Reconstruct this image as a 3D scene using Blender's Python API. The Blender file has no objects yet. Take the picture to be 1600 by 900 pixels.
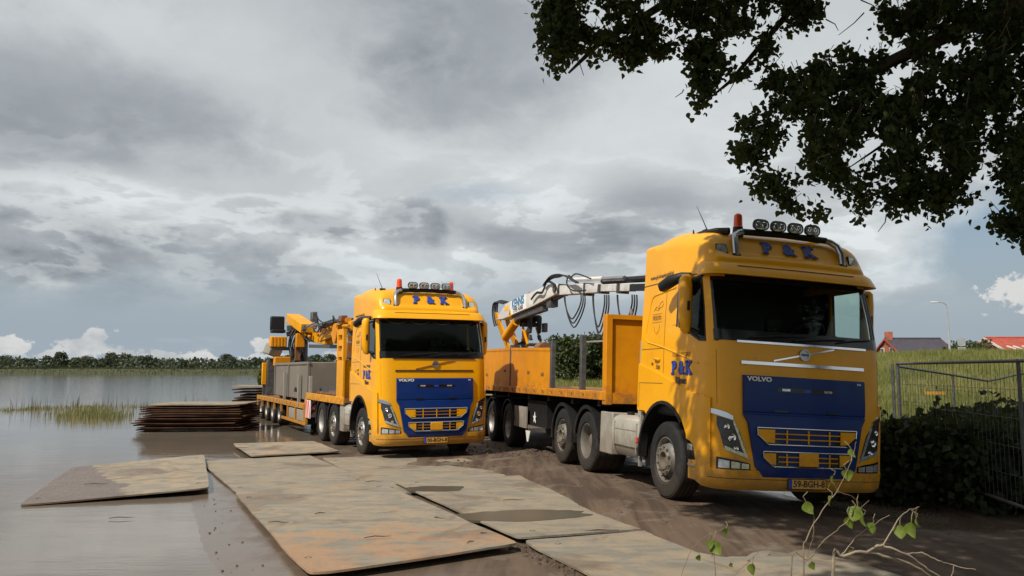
import bpy, bmesh, math, random
from mathutils import Vector, Matrix, Euler, noise as mnoise

R = math.radians
rng = random.Random(7)
sc = bpy.context.scene
col = sc.collection

# ------------------------------------------------------------------ camera
CAM_H, PITCH, FPX = 1.87, R(5.85), 1250.0
cam_d = bpy.data.cameras.new('camera'); cam = bpy.data.objects.new('camera', cam_d); col.objects.link(cam)
cam_d.sensor_width = 36; cam_d.lens = FPX / 1600 * 36; cam_d.clip_end = 6000; cam_d.clip_start = .05
cam.location = (0, 0, CAM_H); cam.rotation_euler = (R(90) + PITCH, 0, 0)
sc.camera = cam

# ------------------------------------------------------------------ render settings
sc.view_settings.view_transform = 'Standard'; sc.view_settings.look = 'None'
sc.view_settings.exposure = 0.0; sc.view_settings.gamma = 1
sc.render.engine = 'CYCLES'
sc.cycles.use_denoising = True
sc.cycles.max_bounces = 6; sc.cycles.transparent_max_bounces = 12
sc.cycles.diffuse_bounces = 2; sc.cycles.glossy_bounces = 3; sc.cycles.transmission_bounces = 4
sc.cycles.caustics_reflective = False; sc.cycles.caustics_refractive = False
sc.cycles.sample_clamp_indirect = 6

# ------------------------------------------------------------------ sun
SUN_AZ, SUN_EL = R(43), R(48)          # azimuth measured from behind the camera towards its left
to_sun = Vector((-math.sin(SUN_AZ) * math.cos(SUN_EL), -math.cos(SUN_AZ) * math.cos(SUN_EL), math.sin(SUN_EL)))
sd = bpy.data.lights.new('sun', 'SUN'); sun = bpy.data.objects.new('sun', sd); col.objects.link(sun)
sd.energy = 5.0; sd.angle = R(.6); sd.color = (1, .94, .85)
sun.rotation_euler = to_sun.to_track_quat('Z', 'Y').to_euler()

# ------------------------------------------------------------------ node helpers
class NT:
    def __init__(s, tree): s.t = tree
    def n(s, typ, **kw):
        nd = s.t.nodes.new(typ)
        for k, v in kw.items():
            if k == 'inp':
                for kk, vv in v.items(): s.put(nd.inputs[kk], vv)
            else: setattr(nd, k, v)
        return nd
    def put(s, sock, v):
        if isinstance(v, bpy.types.NodeSocket): s.t.links.new(v, sock)
        else:
            if sock.type == 'RGBA' and len(v) == 3: v = (*v, 1)
            sock.default_value = v
    def math(s, op, a, b=0.0, c=0.0, clamp=False):
        nd = s.n('ShaderNodeMath', operation=op, use_clamp=clamp)
        s.put(nd.inputs[0], a); s.put(nd.inputs[1], b); s.put(nd.inputs[2], c)
        return nd.outputs[0]
    def noise(s, vec, scale, detail=4, rough=.55, dist=0, color=False):
        nd = s.n('ShaderNodeTexNoise')
        if vec is not None: s.put(nd.inputs['Vector'], vec)
        s.put(nd.inputs['Scale'], scale); s.put(nd.inputs['Detail'], detail)
        s.put(nd.inputs['Roughness'], rough); s.put(nd.inputs['Distortion'], dist)
        return nd.outputs['Color' if color else 'Fac']
    def ramp(s, fac, a, b, lo=0.0, hi=1.0, smooth=True):
        nd = s.n('ShaderNodeMapRange', interpolation_type='SMOOTHSTEP' if smooth else 'LINEAR')
        s.put(nd.inputs[0], fac); s.put(nd.inputs[1], a); s.put(nd.inputs[2], b); s.put(nd.inputs[3], lo); s.put(nd.inputs[4], hi)
        return nd.outputs[0]
    def mix(s, fac, a, b):
        nd = s.n('ShaderNodeMix', data_type='RGBA')
        s.put(nd.inputs[0], fac); s.put(nd.inputs[6], a); s.put(nd.inputs[7], b)
        return nd.outputs[2]
    def mapping(s, vec, scale=(1, 1, 1), loc=(0, 0, 0), rot=(0, 0, 0)):
        nd = s.n('ShaderNodeMapping'); s.put(nd.inputs[0], vec); nd.inputs[1].default_value = loc
        nd.inputs[2].default_value = rot; nd.inputs[3].default_value = scale
        return nd.outputs[0]
    def sep(s, vec):
        nd = s.n('ShaderNodeSeparateXYZ'); s.put(nd.inputs[0], vec); return nd.outputs
    def comb(s, x, y, z=0.0):
        nd = s.n('ShaderNodeCombineXYZ'); s.put(nd.inputs[0], x); s.put(nd.inputs[1], y); s.put(nd.inputs[2], z); return nd.outputs[0]

# ------------------------------------------------------------------ world: broken overcast over a Nishita sky
world = bpy.data.worlds.new('World'); sc.world = world; world.use_nodes = True
w = NT(world.node_tree); world.node_tree.nodes.clear()
sky = w.n('ShaderNodeTexSky', sky_type='NISHITA', sun_disc=False)
sky.sun_elevation = SUN_EL; sky.sun_rotation = math.atan2(to_sun.x, to_sun.y); sky.dust_density = 2.0; sky.air_density = 1.2
gen = w.n('ShaderNodeTexCoord').outputs['Generated']
dx, dy, dz = w.sep(gen)
az = w.math('ARCTAN2', dx, dy); el = w.math('ARCSINE', dz)
den = w.math('ADD', w.math('MAXIMUM', dz, 0.0), .16)
flat = w.comb(w.math('DIVIDE', dx, den), w.math('DIVIDE', dy, den), 0.0)       # cloud-layer plane
n_big = w.noise(flat, .75, 5, .5, .3)
n_mid = w.noise(w.mapping(flat, (1, 1, 1), (7.3, 2.1, 0)), 2.1, 5, .55, .25)
n_fine = w.noise(w.mapping(gen, (1, 1, 1.6)), 8.0, 5, .58, .3)
n_edge = w.noise(w.mapping(gen, (1, 1, 1.6), (3.3, 0, 1)), 16.0, 5, .6)
warp = w.math('SUBTRACT', n_fine, .5)
warp2 = w.math('SUBTRACT', n_edge, .5)

def blob(px, py, rx, ry, soft=.8, wv=1.9, extra=None):
    a0 = math.atan2(px - 800, FPX); e0 = math.atan2(578 - py, FPX)
    ax = w.math('DIVIDE', w.math('SUBTRACT', az, a0), rx / FPX); ey = w.math('DIVIDE', w.math('SUBTRACT', el, e0), ry / FPX)
    d = w.math('SQRT', w.math('ADD', w.math('MULTIPLY', ax, ax), w.math('MULTIPLY', ey, ey)))
    d = w.math('ADD', d, w.math('ADD', w.math('MULTIPLY', warp, wv), w.math('MULTIPLY', warp2, wv * .55)))
    if extra is not None: d = w.math('ADD', d, w.math('MULTIPLY', w.math('SUBTRACT', extra, .5), 4.2))
    return w.ramp(d, 1.0 + soft * .4, 1.0 - soft * .6)
def madd(acc, m, k): return w.math('ADD', acc, w.math('MULTIPLY', m, k))

# brightness of the overcast layer
br = w.math('ADD', .575, w.math('MULTIPLY', w.math('SUBTRACT', n_big, .5), .22))
br = madd(br, w.math('SUBTRACT', n_mid, .5), .13)
br = madd(br, warp, .15)
for (px, py, rx, ry, k, soft) in [
        (40, 230, 230, 120, -.17, 1.4), (760, 60, 190, 120, -.16, 1.3), (560, 20, 330, 70, -.07, 1.6), (700, 130, 130, 60, -.09, 1.3), (250, 60, 280, 90, .05, 1.5),
        (480, 355, 85, 27, -.20, .7), (635, 345, 62, 36, -.20, .7), (1010, 330, 130, 60, -.13, 1.2), (870, 375, 150, 40, -.13, .9), (300, 210, 110, 60, -.05, 1.4), (300, 420, 190, 45, -.13, 1.0),
        (60, 400, 190, 60, -.12, 1.0), (120, 330, 170, 34, .13, 1.0), (560, 250, 330, 90, .03, 1.6), (640, 400, 130, 36, .12, .9), (330, 470, 330, 26, -.06, 1.2),
        (1000, 200, 300, 150, .10, 1.7), (1460, 400, 150, 60, .16, .8), (1350, 160, 260, 160, .05, 1.6), (860, 300, 100, 40, .06, 1.2), (60, 470, 240, 26, -.07, 1.2)]:
    br = madd(br, blob(px, py, rx, ry, soft), k)
nc = w.noise(w.mapping(gen, (1, 1, 2.7), (5.1, 0, 2)), 5.2, 6, .56, .2)          # ragged stratocumulus bank above the horizon
band = w.math('MULTIPLY', w.ramp(el, R(2.5), R(6)), w.ramp(el, R(18), R(9)))
br = madd(br, w.math('MULTIPLY', band, w.ramp(nc, .49, .62)), -.10)
br = madd(br, w.math('MULTIPLY', band, w.math('MULTIPLY', w.ramp(nc, .40, .47), w.ramp(nc, .52, .485))), .13)
br = w.math('MINIMUM', w.math('MAXIMUM', br, .22), .80)
tint = w.mix(w.ramp(br, .25, .66), (.88, .97, 1.07), (.945, 1.0, 1.02))
cl = w.n('ShaderNodeVectorMath', operation='SCALE'); w.put(cl.inputs[0], tint); w.put(cl.inputs[3], w.math('MULTIPLY', br, 10.0))
cloud = cl.outputs[0]
# the clear band low over the horizon: pale blue-grey air with small cumulus
low = w.ramp(el, R(9.0), R(2.5))
low = w.math('MULTIPLY', low, w.ramp(w.math('ADD', w.noise(w.mapping(gen, (3, 3, 14)), 2.2, 5, .5), w.math('MULTIPLY', low, .30)), .44, .70))
clear = w.mix(.45, sky.outputs[0], (2.5, 3.35, 4.5))
clear = w.mix(w.ramp(el, R(12), R(0)), clear, (3.4, 4.1, 4.75))
bluehole = w.math('MAXIMUM', blob(1600, 430, 130, 95, 1.0, 1.6), w.math('MULTIPLY', blob(740, 300, 90, 18, 1.2, 1.0), .35))
bluehole = w.math('MAXIMUM', bluehole, w.math('MULTIPLY', blob(900, 500, 170, 50, 1.4, 1.0), .8))
gap = w.math('MINIMUM', w.math('MAXIMUM', w.math('MULTIPLY', low, .95), bluehole), 1.0)
skycol = w.mix(gap, cloud, clear)
n_cum = w.noise(w.mapping(gen, (1, 1, 1.3), (1.7, 0, 4)), 34.0, 5, .62)
cum = None
for (px, py, rx, ry) in [(140, 545, 48, 18), (205, 550, 46, 14), (150, 528, 22, 14), (260, 556, 70, 11), (330, 560, 60, 9), (410, 535, 18, 14), (90, 556, 50, 10), (430, 560, 40, 14), (860, 560, 50, 18), (20, 540, 40, 16), (560, 556, 60, 16), (1640, 470, 70, 30)]:
    b = blob(px, py + 4, rx * .85, ry * .8, .35, 1.0, n_cum)
    cum = b if cum is None else w.math('MAXIMUM', cum, b)
cumcol = w.mix(w.ramp(w.math('ADD', n_edge, w.math('MULTIPLY', el, 2.0)), .38, .70), (4.6, 4.9, 5.2), (7.2, 7.2, 7.0))
skycol = w.mix(w.math('MULTIPLY', cum, .9), skycol, cumcol)
bg = w.n('ShaderNodeBackground'); w.put(bg.inputs[0], skycol); bg.inputs[1].default_value = .1
world.cycles.sampling_method = 'MANUAL'; world.cycles.sample_map_resolution = 256
wo = w.n('ShaderNodeOutputWorld'); world.node_tree.links.new(bg.outputs[0], wo.inputs[0])

# ------------------------------------------------------------------ point helpers
cp, sp = math.cos(PITCH), math.sin(PITCH)
def ray(px, py):
    u, v = px - 800, 450 - py
    return Vector((u, FPX * cp - v * sp, FPX * sp + v * cp))
def G(px, py, z=0.0):
    d = ray(px, py); t = (z - CAM_H) / d.z
    return Vector((d.x * t, d.y * t, z))
def U(px, py, Y):
    d = ray(px, py); t = Y / d.y
    return Vector((d.x * t, Y, CAM_H + d.z * t))
def smooth(a, b, x):
    t = max(0., min(1., (x - a) / (b - a))); return t * t * (3 - 2 * t)
def lerp(a, b, t): return a + (b - a) * t

# ------------------------------------------------------------------ materials
MATS = {}
def coords(nt, pos=False):
    return nt.n('ShaderNodeNewGeometry').outputs['Position'] if pos else nt.n('ShaderNodeTexCoord').outputs['Object']
def M(name, c, rough=.5, metal=0., var=.15, vs=3., c2=None, bump=0., bs=30., coat=0., dirt=None, spec=.5, pos=False, emit=None, stretch=None):
    m = bpy.data.materials.new(name); m.use_nodes = True; nt = NT(m.node_tree); b = m.node_tree.nodes['Principled BSDF']
    vec = coords(nt, pos)
    if stretch: vec = nt.mapping(vec, stretch)
    f = nt.noise(vec, vs, 6, .6)
    f = nt.ramp(f, .3, .7)
    ca = tuple(x * (1 - var) for x in c); cb = c2 or tuple(min(1, x * (1 + var)) for x in c)
    cc = nt.mix(f, ca, cb); rr = rough
    if dirt:                       # (colour, amount, scale, z_full, z_none): splashed mud, thinning upwards
        dc, amt, dsc, z0, z1 = dirt
        z = nt.sep(coords(nt, pos))[2]
        zz = nt.ramp(z, z1, z0)
        fn = nt.ramp(nt.math('ADD', nt.noise(coords(nt, pos), dsc, 8, .68), nt.math('MULTIPLY', zz, .45)), .55, .95)
        fn = nt.math('MULTIPLY', fn, amt)
        cc = nt.mix(fn, cc, dc); rr = nt.math('ADD', rough, nt.math('MULTIPLY', fn, .8 - rough))
    nt.put(b.inputs['Base Color'], cc)
    if isinstance(rr, float):
        rr = nt.math('ADD', rr - .05, nt.math('MULTIPLY', f, .1))
    nt.put(b.inputs['Roughness'], rr)
    b.inputs['Metallic'].default_value = metal; b.inputs['Coat Weight'].default_value = coat; b.inputs['Coat Roughness'].default_value = .08
    b.inputs['Specular IOR Level'].default_value = spec
    if bump:
        bn = nt.n('ShaderNodeBump'); bn.inputs['Strength'].default_value = bump; bn.inputs['Distance'].default_value = .02
        nt.put(bn.inputs['Height'], nt.noise(vec, bs, 6, .6)); nt.put(b.inputs['Normal'], bn.outputs[0])
    if emit: nt.put(b.inputs['Emission Color'], emit[0]); b.inputs['Emission Strength'].default_value = emit[1]
    MATS[name] = m
    return m
MUD = (.17, .12, .075)
M('yellow', (.77, .345, .001), .36, var=.05, vs=1.3, coat=.22, spec=.3, dirt=(MUD, .55, 7, .1, 1.2))
M('yellow_worn', (.60, .225, .002), .5, var=.10, vs=2, spec=.3, dirt=((.13, .06, .03), .7, 6, .9, 1.9), bump=.08, bs=60)
M('yellow_deck', (.70, .30, .002), .45, spec=.3, var=.08, vs=2, dirt=((.14, .07, .04), .6, 7, .5, 1.9), bump=.05, bs=50)
M('blue', (.002, .024, .135), .34, var=.08, coat=.1, spec=.25, dirt=(MUD, .15, 5, .2, .9))
M('black_plastic', (.010, .010, .0105), .5, var=.2, spec=.3, dirt=(MUD, .12, 6, .2, 1.2))
M('black_gloss', (.008, .008, .009), .18, var=.1)
M('panel_gap', (.05, .025, .006), .7, var=.2)
M('chassis', (.010, .0095, .009), .7, var=.3, spec=.2, dirt=((.05, .036, .026), .2, 5, .2, 1.4))
M('rubber', (.013, .0125, .012), .75, var=.3, vs=8, spec=.3, dirt=((.09, .068, .048), .32, 7, .0, .9), bump=.1, bs=40)
M('rim', (.55, .54, .52), .38, .75, var=.15, vs=10, dirt=((.12, .09, .06), .5, 12, .2, 1.1))
M('rim_dull', (.26, .25, .235), .5, .5, var=.2, vs=10, dirt=((.10, .075, .05), .75, 10, .2, 1.2))
M('rim_hub', (.30, .26, .20), .5, .5, var=.3, vs=14, dirt=((.1, .07, .045), .6, 14, .2, 1.3))
M('hub_yellow', (.6, .28, .02), .5, var=.2, vs=9)
M('chrome', (.72, .73, .74), .16, 1., var=.05)
M('steel_tube', (.45, .45, .46), .3, .9, var=.1)
M('tank_grey', (.42, .40, .34), .45, .25, var=.08, dirt=(MUD, .6, 5, .3, 1.2))
M('grey_panel', (.30, .28, .24), .6, .1, var=.12, dirt=(MUD, .6, 4, .2, 1.4))
M('box_grey', (.235, .215, .18), .7, .05, var=.12, vs=1.5, dirt=((.09, .06, .04), .5, 3, .8, 2.0), bump=.08)
M('beacon', (.75, .07, .01), .2, var=.1, vs=20, coat=.5)
M('lens', (.62, .64, .64), .12, .6, var=.25, vs=26)
M('lens_dark', (.06, .06, .062), .12, .3, var=.3, vs=20)
M('reflector', (.78, .79, .8), .1, 1., var=.1, vs=20)
M('white_paint', (.74, .73, .69), .42, var=.05, dirt=((.2, .17, .13), .45, 4, 3.4, 4.4))
M('grey_paint', (.60, .59, .56), .45, var=.08, dirt=((.18, .15, .12), .5, 5, 3.0, 4.2))
M('hose', (.014, .014, .015), .5, var=.2)
M('decal_blue', (.02, .05, .32), .4, var=.12, vs=30)
M('decal_dark', (.03, .028, .04), .5, var=.1)
M('decal_sky', (.03, .16, .33), .5, var=.1)
M('decal_white', (.72, .72, .68), .5, var=.05)
M('decal_outline', (.33, .14, .02), .5, var=.1)
M('plate_yellow', (.82, .42, .02), .45, var=.05, dirt=(MUD, .3, 8, .2, .8))
M('eu_blue', (.01, .05, .42), .4, var=.05)
M('red_mark', (.62, .03, .02), .45, var=.1, dirt=(MUD, .4, 6, .3, 1.1))
M('interior', (.016, .015, .014), .7, var=.2)
M('seat_fabric', (.035, .033, .03), .85, var=.2)
M('curtain', (.30, .29, .26), .9, var=.1)
M('rust_metal', (.19, .085, .04), .75, .1, var=.4, vs=6, bump=.2)
M('skin', (.45, .24, .16), .55, var=.08)
M('clothes', (.022, .023, .027), .85, var=.3, vs=12, bump=.2)
M('boots', (.015, .012, .01), .6, var=.2)
M('hair', (.16, .07, .03), .7, var=.2)
M('galv', (.24, .24, .235), .5, .6, var=.2, vs=9)
M('fence_dark', (.10, .10, .10), .55, .5, var=.25, vs=9)
M('tape_orange', (.45, .22, .03), .7, var=.2)
M('roof_slate', (.045, .038, .05), .6, var=.2, vs=2, bump=.3, bs=14)
M('roof_red', (.32, .055, .028), .7, var=.18, vs=2, bump=.3, bs=14)
M('brick', (.33, .11, .06), .8, var=.2, vs=4)
M('house_white', (.62, .6, .56), .7, var=.05)
M('pane', (.03, .04, .05), .1, var=.1)
M('bark', (.055, .04, .028), .9, var=.4, vs=6, bump=.5, bs=20)
M('twig', (.24, .19, .13), .7, var=.35, vs=14, bump=.3, bs=80)
M('twig_thin', (.17, .13, .07), .7, var=.3, vs=14)
M('foam', (.75, .75, .72), .8, var=.05)
M('dead_leaf', (.06, .035, .02), .9, var=.4, vs=12)
M('lamp_grey', (.42, .43, .44), .45, .4, var=.1)

def leaf_mat(name, c, c2, vs=1.2, trans=.3, pos=True, rough=.5):
    m = bpy.data.materials.new(name); m.use_nodes = True; nt = NT(m.node_tree); m.node_tree.nodes.clear()
    vec = coords(nt, pos)
    cc = nt.mix(nt.ramp(nt.noise(vec, vs, 5, .7), .32, .68), c, c2)
    b = nt.n('ShaderNodeBsdfPrincipled', inp={'Base Color': cc, 'Roughness': rough, 'Specular IOR Level': .25})
    t = nt.n('ShaderNodeBsdfTranslucent', inp={'Color': nt.mix(.5, cc, (.16, .2, .02))})
    mx = nt.n('ShaderNodeMixShader', inp={0: trans, 1: b.outputs[0], 2: t.outputs[0]})
    o = nt.n('ShaderNodeOutputMaterial'); m.node_tree.links.new(mx.outputs[0], o.inputs[0])
    MATS[name] = m; return m
leaf_mat('poplar_leaf', (.016, .027, .008), (.046, .064, .015), 2.5, .25, rough=.65)
leaf_mat('shoot_leaf', (.10, .15, .018), (.19, .235, .04), 40, .4)
leaf_mat('far_blade', (.032, .038, .014), (.070, .070, .028), .05, .2)
leaf_mat('hedge_leaf', (.010, .016, .006), (.034, .044, .015), 3, .15, rough=.7)
leaf_mat('nettle_leaf', (.05, .075, .02), (.11, .13, .04), 3, .3)
leaf_mat('hazy_far_leaf', (.036, .050, .032), (.066, .080, .048), .06, .15)  # lightened and greyed: slight distance haze put into the leaf colour
leaf_mat('hazy_willow_leaf', (.055, .070, .042), (.095, .105, .065), .15, .15)  # willow grey-green, paled in the colour for the same distance haze
leaf_mat('mid_leaf', (.022, .034, .014), (.065, .080, .028), .5, .2)
leaf_mat('dike_blade', (.13, .15, .035), (.26, .24, .085), .35, .3)
leaf_mat('reed_blade', (.13, .135, .05), (.27, .24, .11), .8, .3)
leaf_mat('reed_seed', (.10, .07, .04), (.16, .11, .06), 2, .2)

def glass_mat(name, tint, gl=.8, fr=1.5):
    m = bpy.data.materials.new(name); m.use_nodes = True; nt = NT(m.node_tree); m.node_tree.nodes.clear()
    t = nt.n('ShaderNodeBsdfTransparent', inp={'Color': tint}); g = nt.n('ShaderNodeBsdfGlossy', inp={'Color': (gl, gl * 1.04, gl * 1.04), 'Roughness': .03})
    f = nt.n('ShaderNodeFresnel', inp={'IOR': fr})
    mx = nt.n('ShaderNodeMixShader', inp={0: f.outputs[0], 1: t.outputs[0], 2: g.outputs[0]})
    o = nt.n('ShaderNodeOutputMaterial'); m.node_tree.links.new(mx.outputs[0], o.inputs[0]); MATS[name] = m
glass_mat('glass', (.84, .90, .87), fr=1.22); glass_mat('glass_side', (.86, .92, .89), gl=.28, fr=1.1)

# ---- steel road plates: dried mud, rust blooms, wet edges
def plate_mat(name, seed, rust=.5, tan=.5, wetz=None, rust_y=None):
    m = bpy.data.materials.new(name); m.use_nodes = True; nt = NT(m.node_tree); b = m.node_tree.nodes['Principled BSDF']
    p = nt.mapping(coords(nt, True), (1, 1, 1), (seed * 13.7, seed * 5.1, 0))
    big = nt.noise(p, .55, 5, .6, .4); mid = nt.noise(p, 2.3, 7, .65, .5); fine = nt.noise(p, 22, 6, .7)
    grain = nt.noise(nt.mapping(p, (1, 4, 1), (0, 0, 0), (0, 0, R(-24))), 1.6, 6, .6)
    cA = nt.mix(nt.ramp(grain, .3, .7), (.165, .148, .118), (.232, .208, .162))
    cA = nt.mix(nt.math('MULTIPLY', nt.ramp(mid, .40, .62), tan), cA, (.31, .238, .155))
    cA = nt.mix(nt.math('MULTIPLY', nt.ramp(nt.math('ADD', nt.math('MULTIPLY', big, .5), nt.math('MULTIPLY', mid, .55)), .53, .66), rust), cA, (.30, .14, .06))
    cA = nt.mix(nt.math('MULTIPLY', nt.ramp(nt.noise(p, 1.1, 6, .62, .6), .54, .66), .7), cA, (.135, .10, .072))      # trodden-in mud
    if rust_y is not None:      # rust bloom along one end of the plate
        yy = nt.sep(coords(nt, True))[1]
        rm = nt.ramp(nt.math('ADD', nt.math('MULTIPLY', nt.ramp(yy, rust_y + 1.6, rust_y - .6), .42), nt.math('MULTIPLY', mid, 1.3)), .90, 1.12)
        cA = nt.mix(nt.math('MULTIPLY', rm, .5), cA, nt.mix(nt.ramp(fine, .4, .6), (.30, .135, .056), (.34, .20, .11)))
    cA = nt.mix(nt.math('MULTIPLY', nt.ramp(fine, .58, .74), .35), cA, (.11, .085, .06))
    r = nt.ramp(fine, .3, .7, .62, .9)
    damp = nt.ramp(nt.math('ADD', big, nt.math('MULTIPLY', nt.math('SUBTRACT', mid, .5), .35)), .56, .61)
    damp = nt.math('MULTIPLY', damp, .55)
    if wetz is not None:
        sx_ = nt.sep(coords(nt, True)); x = nt.math('ADD', sx_[0], nt.math('MULTIPLY', sx_[1], .737))      # water line across the sloping plate
        wet = nt.ramp(nt.math('ADD', x, nt.math('MULTIPLY', nt.math('SUBTRACT', nt.noise(p, 1.2, 6, .6), .5), 1.7)), wetz + .06, wetz - .06)
        damp = nt.math('MAXIMUM', damp, wet)
    cA = nt.mix(nt.math('MULTIPLY', damp, .8), cA, (.095, .056, .040) if wetz is not None else (.10, .088, .068))
    r = nt.math('SUBTRACT', r, nt.math('MULTIPLY', damp, .42 if wetz is not None else .35), clamp=True)
    nt.put(b.inputs['Base Color'], cA); nt.put(b.inputs['Roughness'], r); b.inputs['Specular IOR Level'].default_value = .35
    bn = nt.n('ShaderNodeBump'); nt.put(bn.inputs['Strength'], nt.math('MULTIPLY', nt.math('SUBTRACT', 1.0, damp), .35)); bn.inputs['Distance'].default_value = .012
    nt.put(bn.inputs['Height'], nt.math('ADD', nt.math('MULTIPLY', fine, .6), mid)); nt.put(b.inputs['Normal'], bn.outputs[0])
    MATS[name] = m
for i in range(8): plate_mat('plate_%d' % i, i + 1, [.2, .15, .3, .3, .2, .1, .15, .4][i], [.9, .5, .7, .5, 1., .5, .6, .8][i], rust_y=(9.0 if i == 2 else None), wetz=(3.35 if i == 0 else None))
plate_mat('stack_top', 21, .6, 1.0)
M('stack_plate', (.060, .030, .017), .85, spec=.15, metal=0., var=.45, vs=2.5, bump=.3, bs=20)

# ---- ground: brown mud, wet towards the river
def ground_mat():
    m = bpy.data.materials.new('mud_ground'); m.use_nodes = True; nt = NT(m.node_tree); b = m.node_tree.nodes['Principled BSDF']
    p = coords(nt, True); x, y, z = nt.sep(p)
    big = nt.noise(p, .35, 5, .55, .3); mid = nt.noise(p, 1.9, 7, .62, .4); fine = nt.noise(p, 24, 7, .7)
    trk = nt.noise(nt.mapping(p, (3.4, .35, 1), (0, 0, 0), (0, 0, R(-17))), 1.3, 6, .6, .3)
    c = nt.mix(nt.ramp(trk, .35, .65), (.052, .032, .020), (.112, .074, .047))
    c = nt.mix(nt.math('MULTIPLY', nt.ramp(mid, .52, .68), .65), c, (.165, .138, .102))
    c = nt.mix(nt.math('MULTIPLY', nt.ramp(big, .50, .62), .35), c, (.075, .042, .026))
    c = nt.mix(nt.math('MULTIPLY', nt.ramp(fine, .60, .75), .5), c, (.05, .036, .026))
    wet = nt.ramp(nt.math('ADD', z, nt.math('MULTIPLY', nt.math('SUBTRACT', mid, .5), .06)), .035, -.005)
    c = nt.mix(nt.math('MULTIPLY', wet, .85), c, (.135, .100, .073))
    far = nt.ramp(y, 28, 36)
    gr = nt.mix(nt.ramp(nt.noise(p, .5, 6, .65), .35, .65), (.075, .088, .028), (.145, .140, .052))
    dk = nt.ramp(nt.math('SUBTRACT', x, nt.math('MULTIPLY', y, .28)), 4.3, 5.3)   # grass verge right of the ramp
    gr = nt.mix(nt.ramp(y, 120, 330), gr, (.042, .047, .019))      # darker, coarser bank growth across the river
    c = nt.mix(nt.math('MAXIMUM', far, dk), c, gr)
    r = nt.math('SUBTRACT', .88, nt.math('MULTIPLY', wet, .70))
    nt.put(b.inputs['Base Color'], c); nt.put(b.inputs['Roughness'], r); b.inputs['Specular IOR Level'].default_value = .4
    bn = nt.n('ShaderNodeBump'); nt.put(bn.inputs['Strength'], nt.math('SUBTRACT', .45, nt.math('MULTIPLY', wet, .38))); bn.inputs['Distance'].default_value = .03
    nt.put(bn.inputs['Height'], nt.math('ADD', nt.math('MULTIPLY', fine, .5), nt.math('ADD', mid, trk))); nt.put(b.inputs['Normal'], bn.outputs[0])
    MATS['mud_ground'] = m
ground_mat()

def water_mat(name, c, ripple, rough, alpha_mud=False):
    m = bpy.data.materials.new(name); m.use_nodes = True; nt = NT(m.node_tree); b = m.node_tree.nodes['Principled BSDF']
    p = coords(nt, True)
    cc = nt.mix(nt.ramp(nt.noise(p, .25, 5, .6, .6), .35, .65), tuple(v * .85 for v in c), tuple(v * 1.12 for v in c))
    nt.put(b.inputs['Base Color'], cc); b.inputs['Roughness'].default_value = rough; b.inputs['IOR'].default_value = 1.33
    b.inputs['Specular IOR Level'].default_value = .5
    y = nt.sep(p)[1]
    n1 = nt.noise(nt.mapping(p, (1, 2.2, 1), (0, 0, 0), (0, 0, R(14))), 1.6, 5, .6, .3)
    n2 = nt.noise(nt.mapping(p, (1, 3.5, 1), (0, 0, 0), (0, 0, R(-8))), .35, 6, .6, .4)
    amp = nt.ramp(y, 8, 60, .25, 1.0)
    bn = nt.n('ShaderNodeBump'); bn.inputs['Strength'].default_value = ripple; bn.inputs['Distance'].default_value = .06
    nt.put(bn.inputs['Height'], nt.math('MULTIPLY', nt.math('ADD', n1, nt.math('MULTIPLY', n2, 3.0)), amp)); nt.put(b.inputs['Normal'], bn.outputs[0])
    MATS[name] = m
water_mat('river_water', (.150, .122, .094), .11, .04)
water_mat('puddle_water', (.085, .076, .055), .02, .28)

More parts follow.
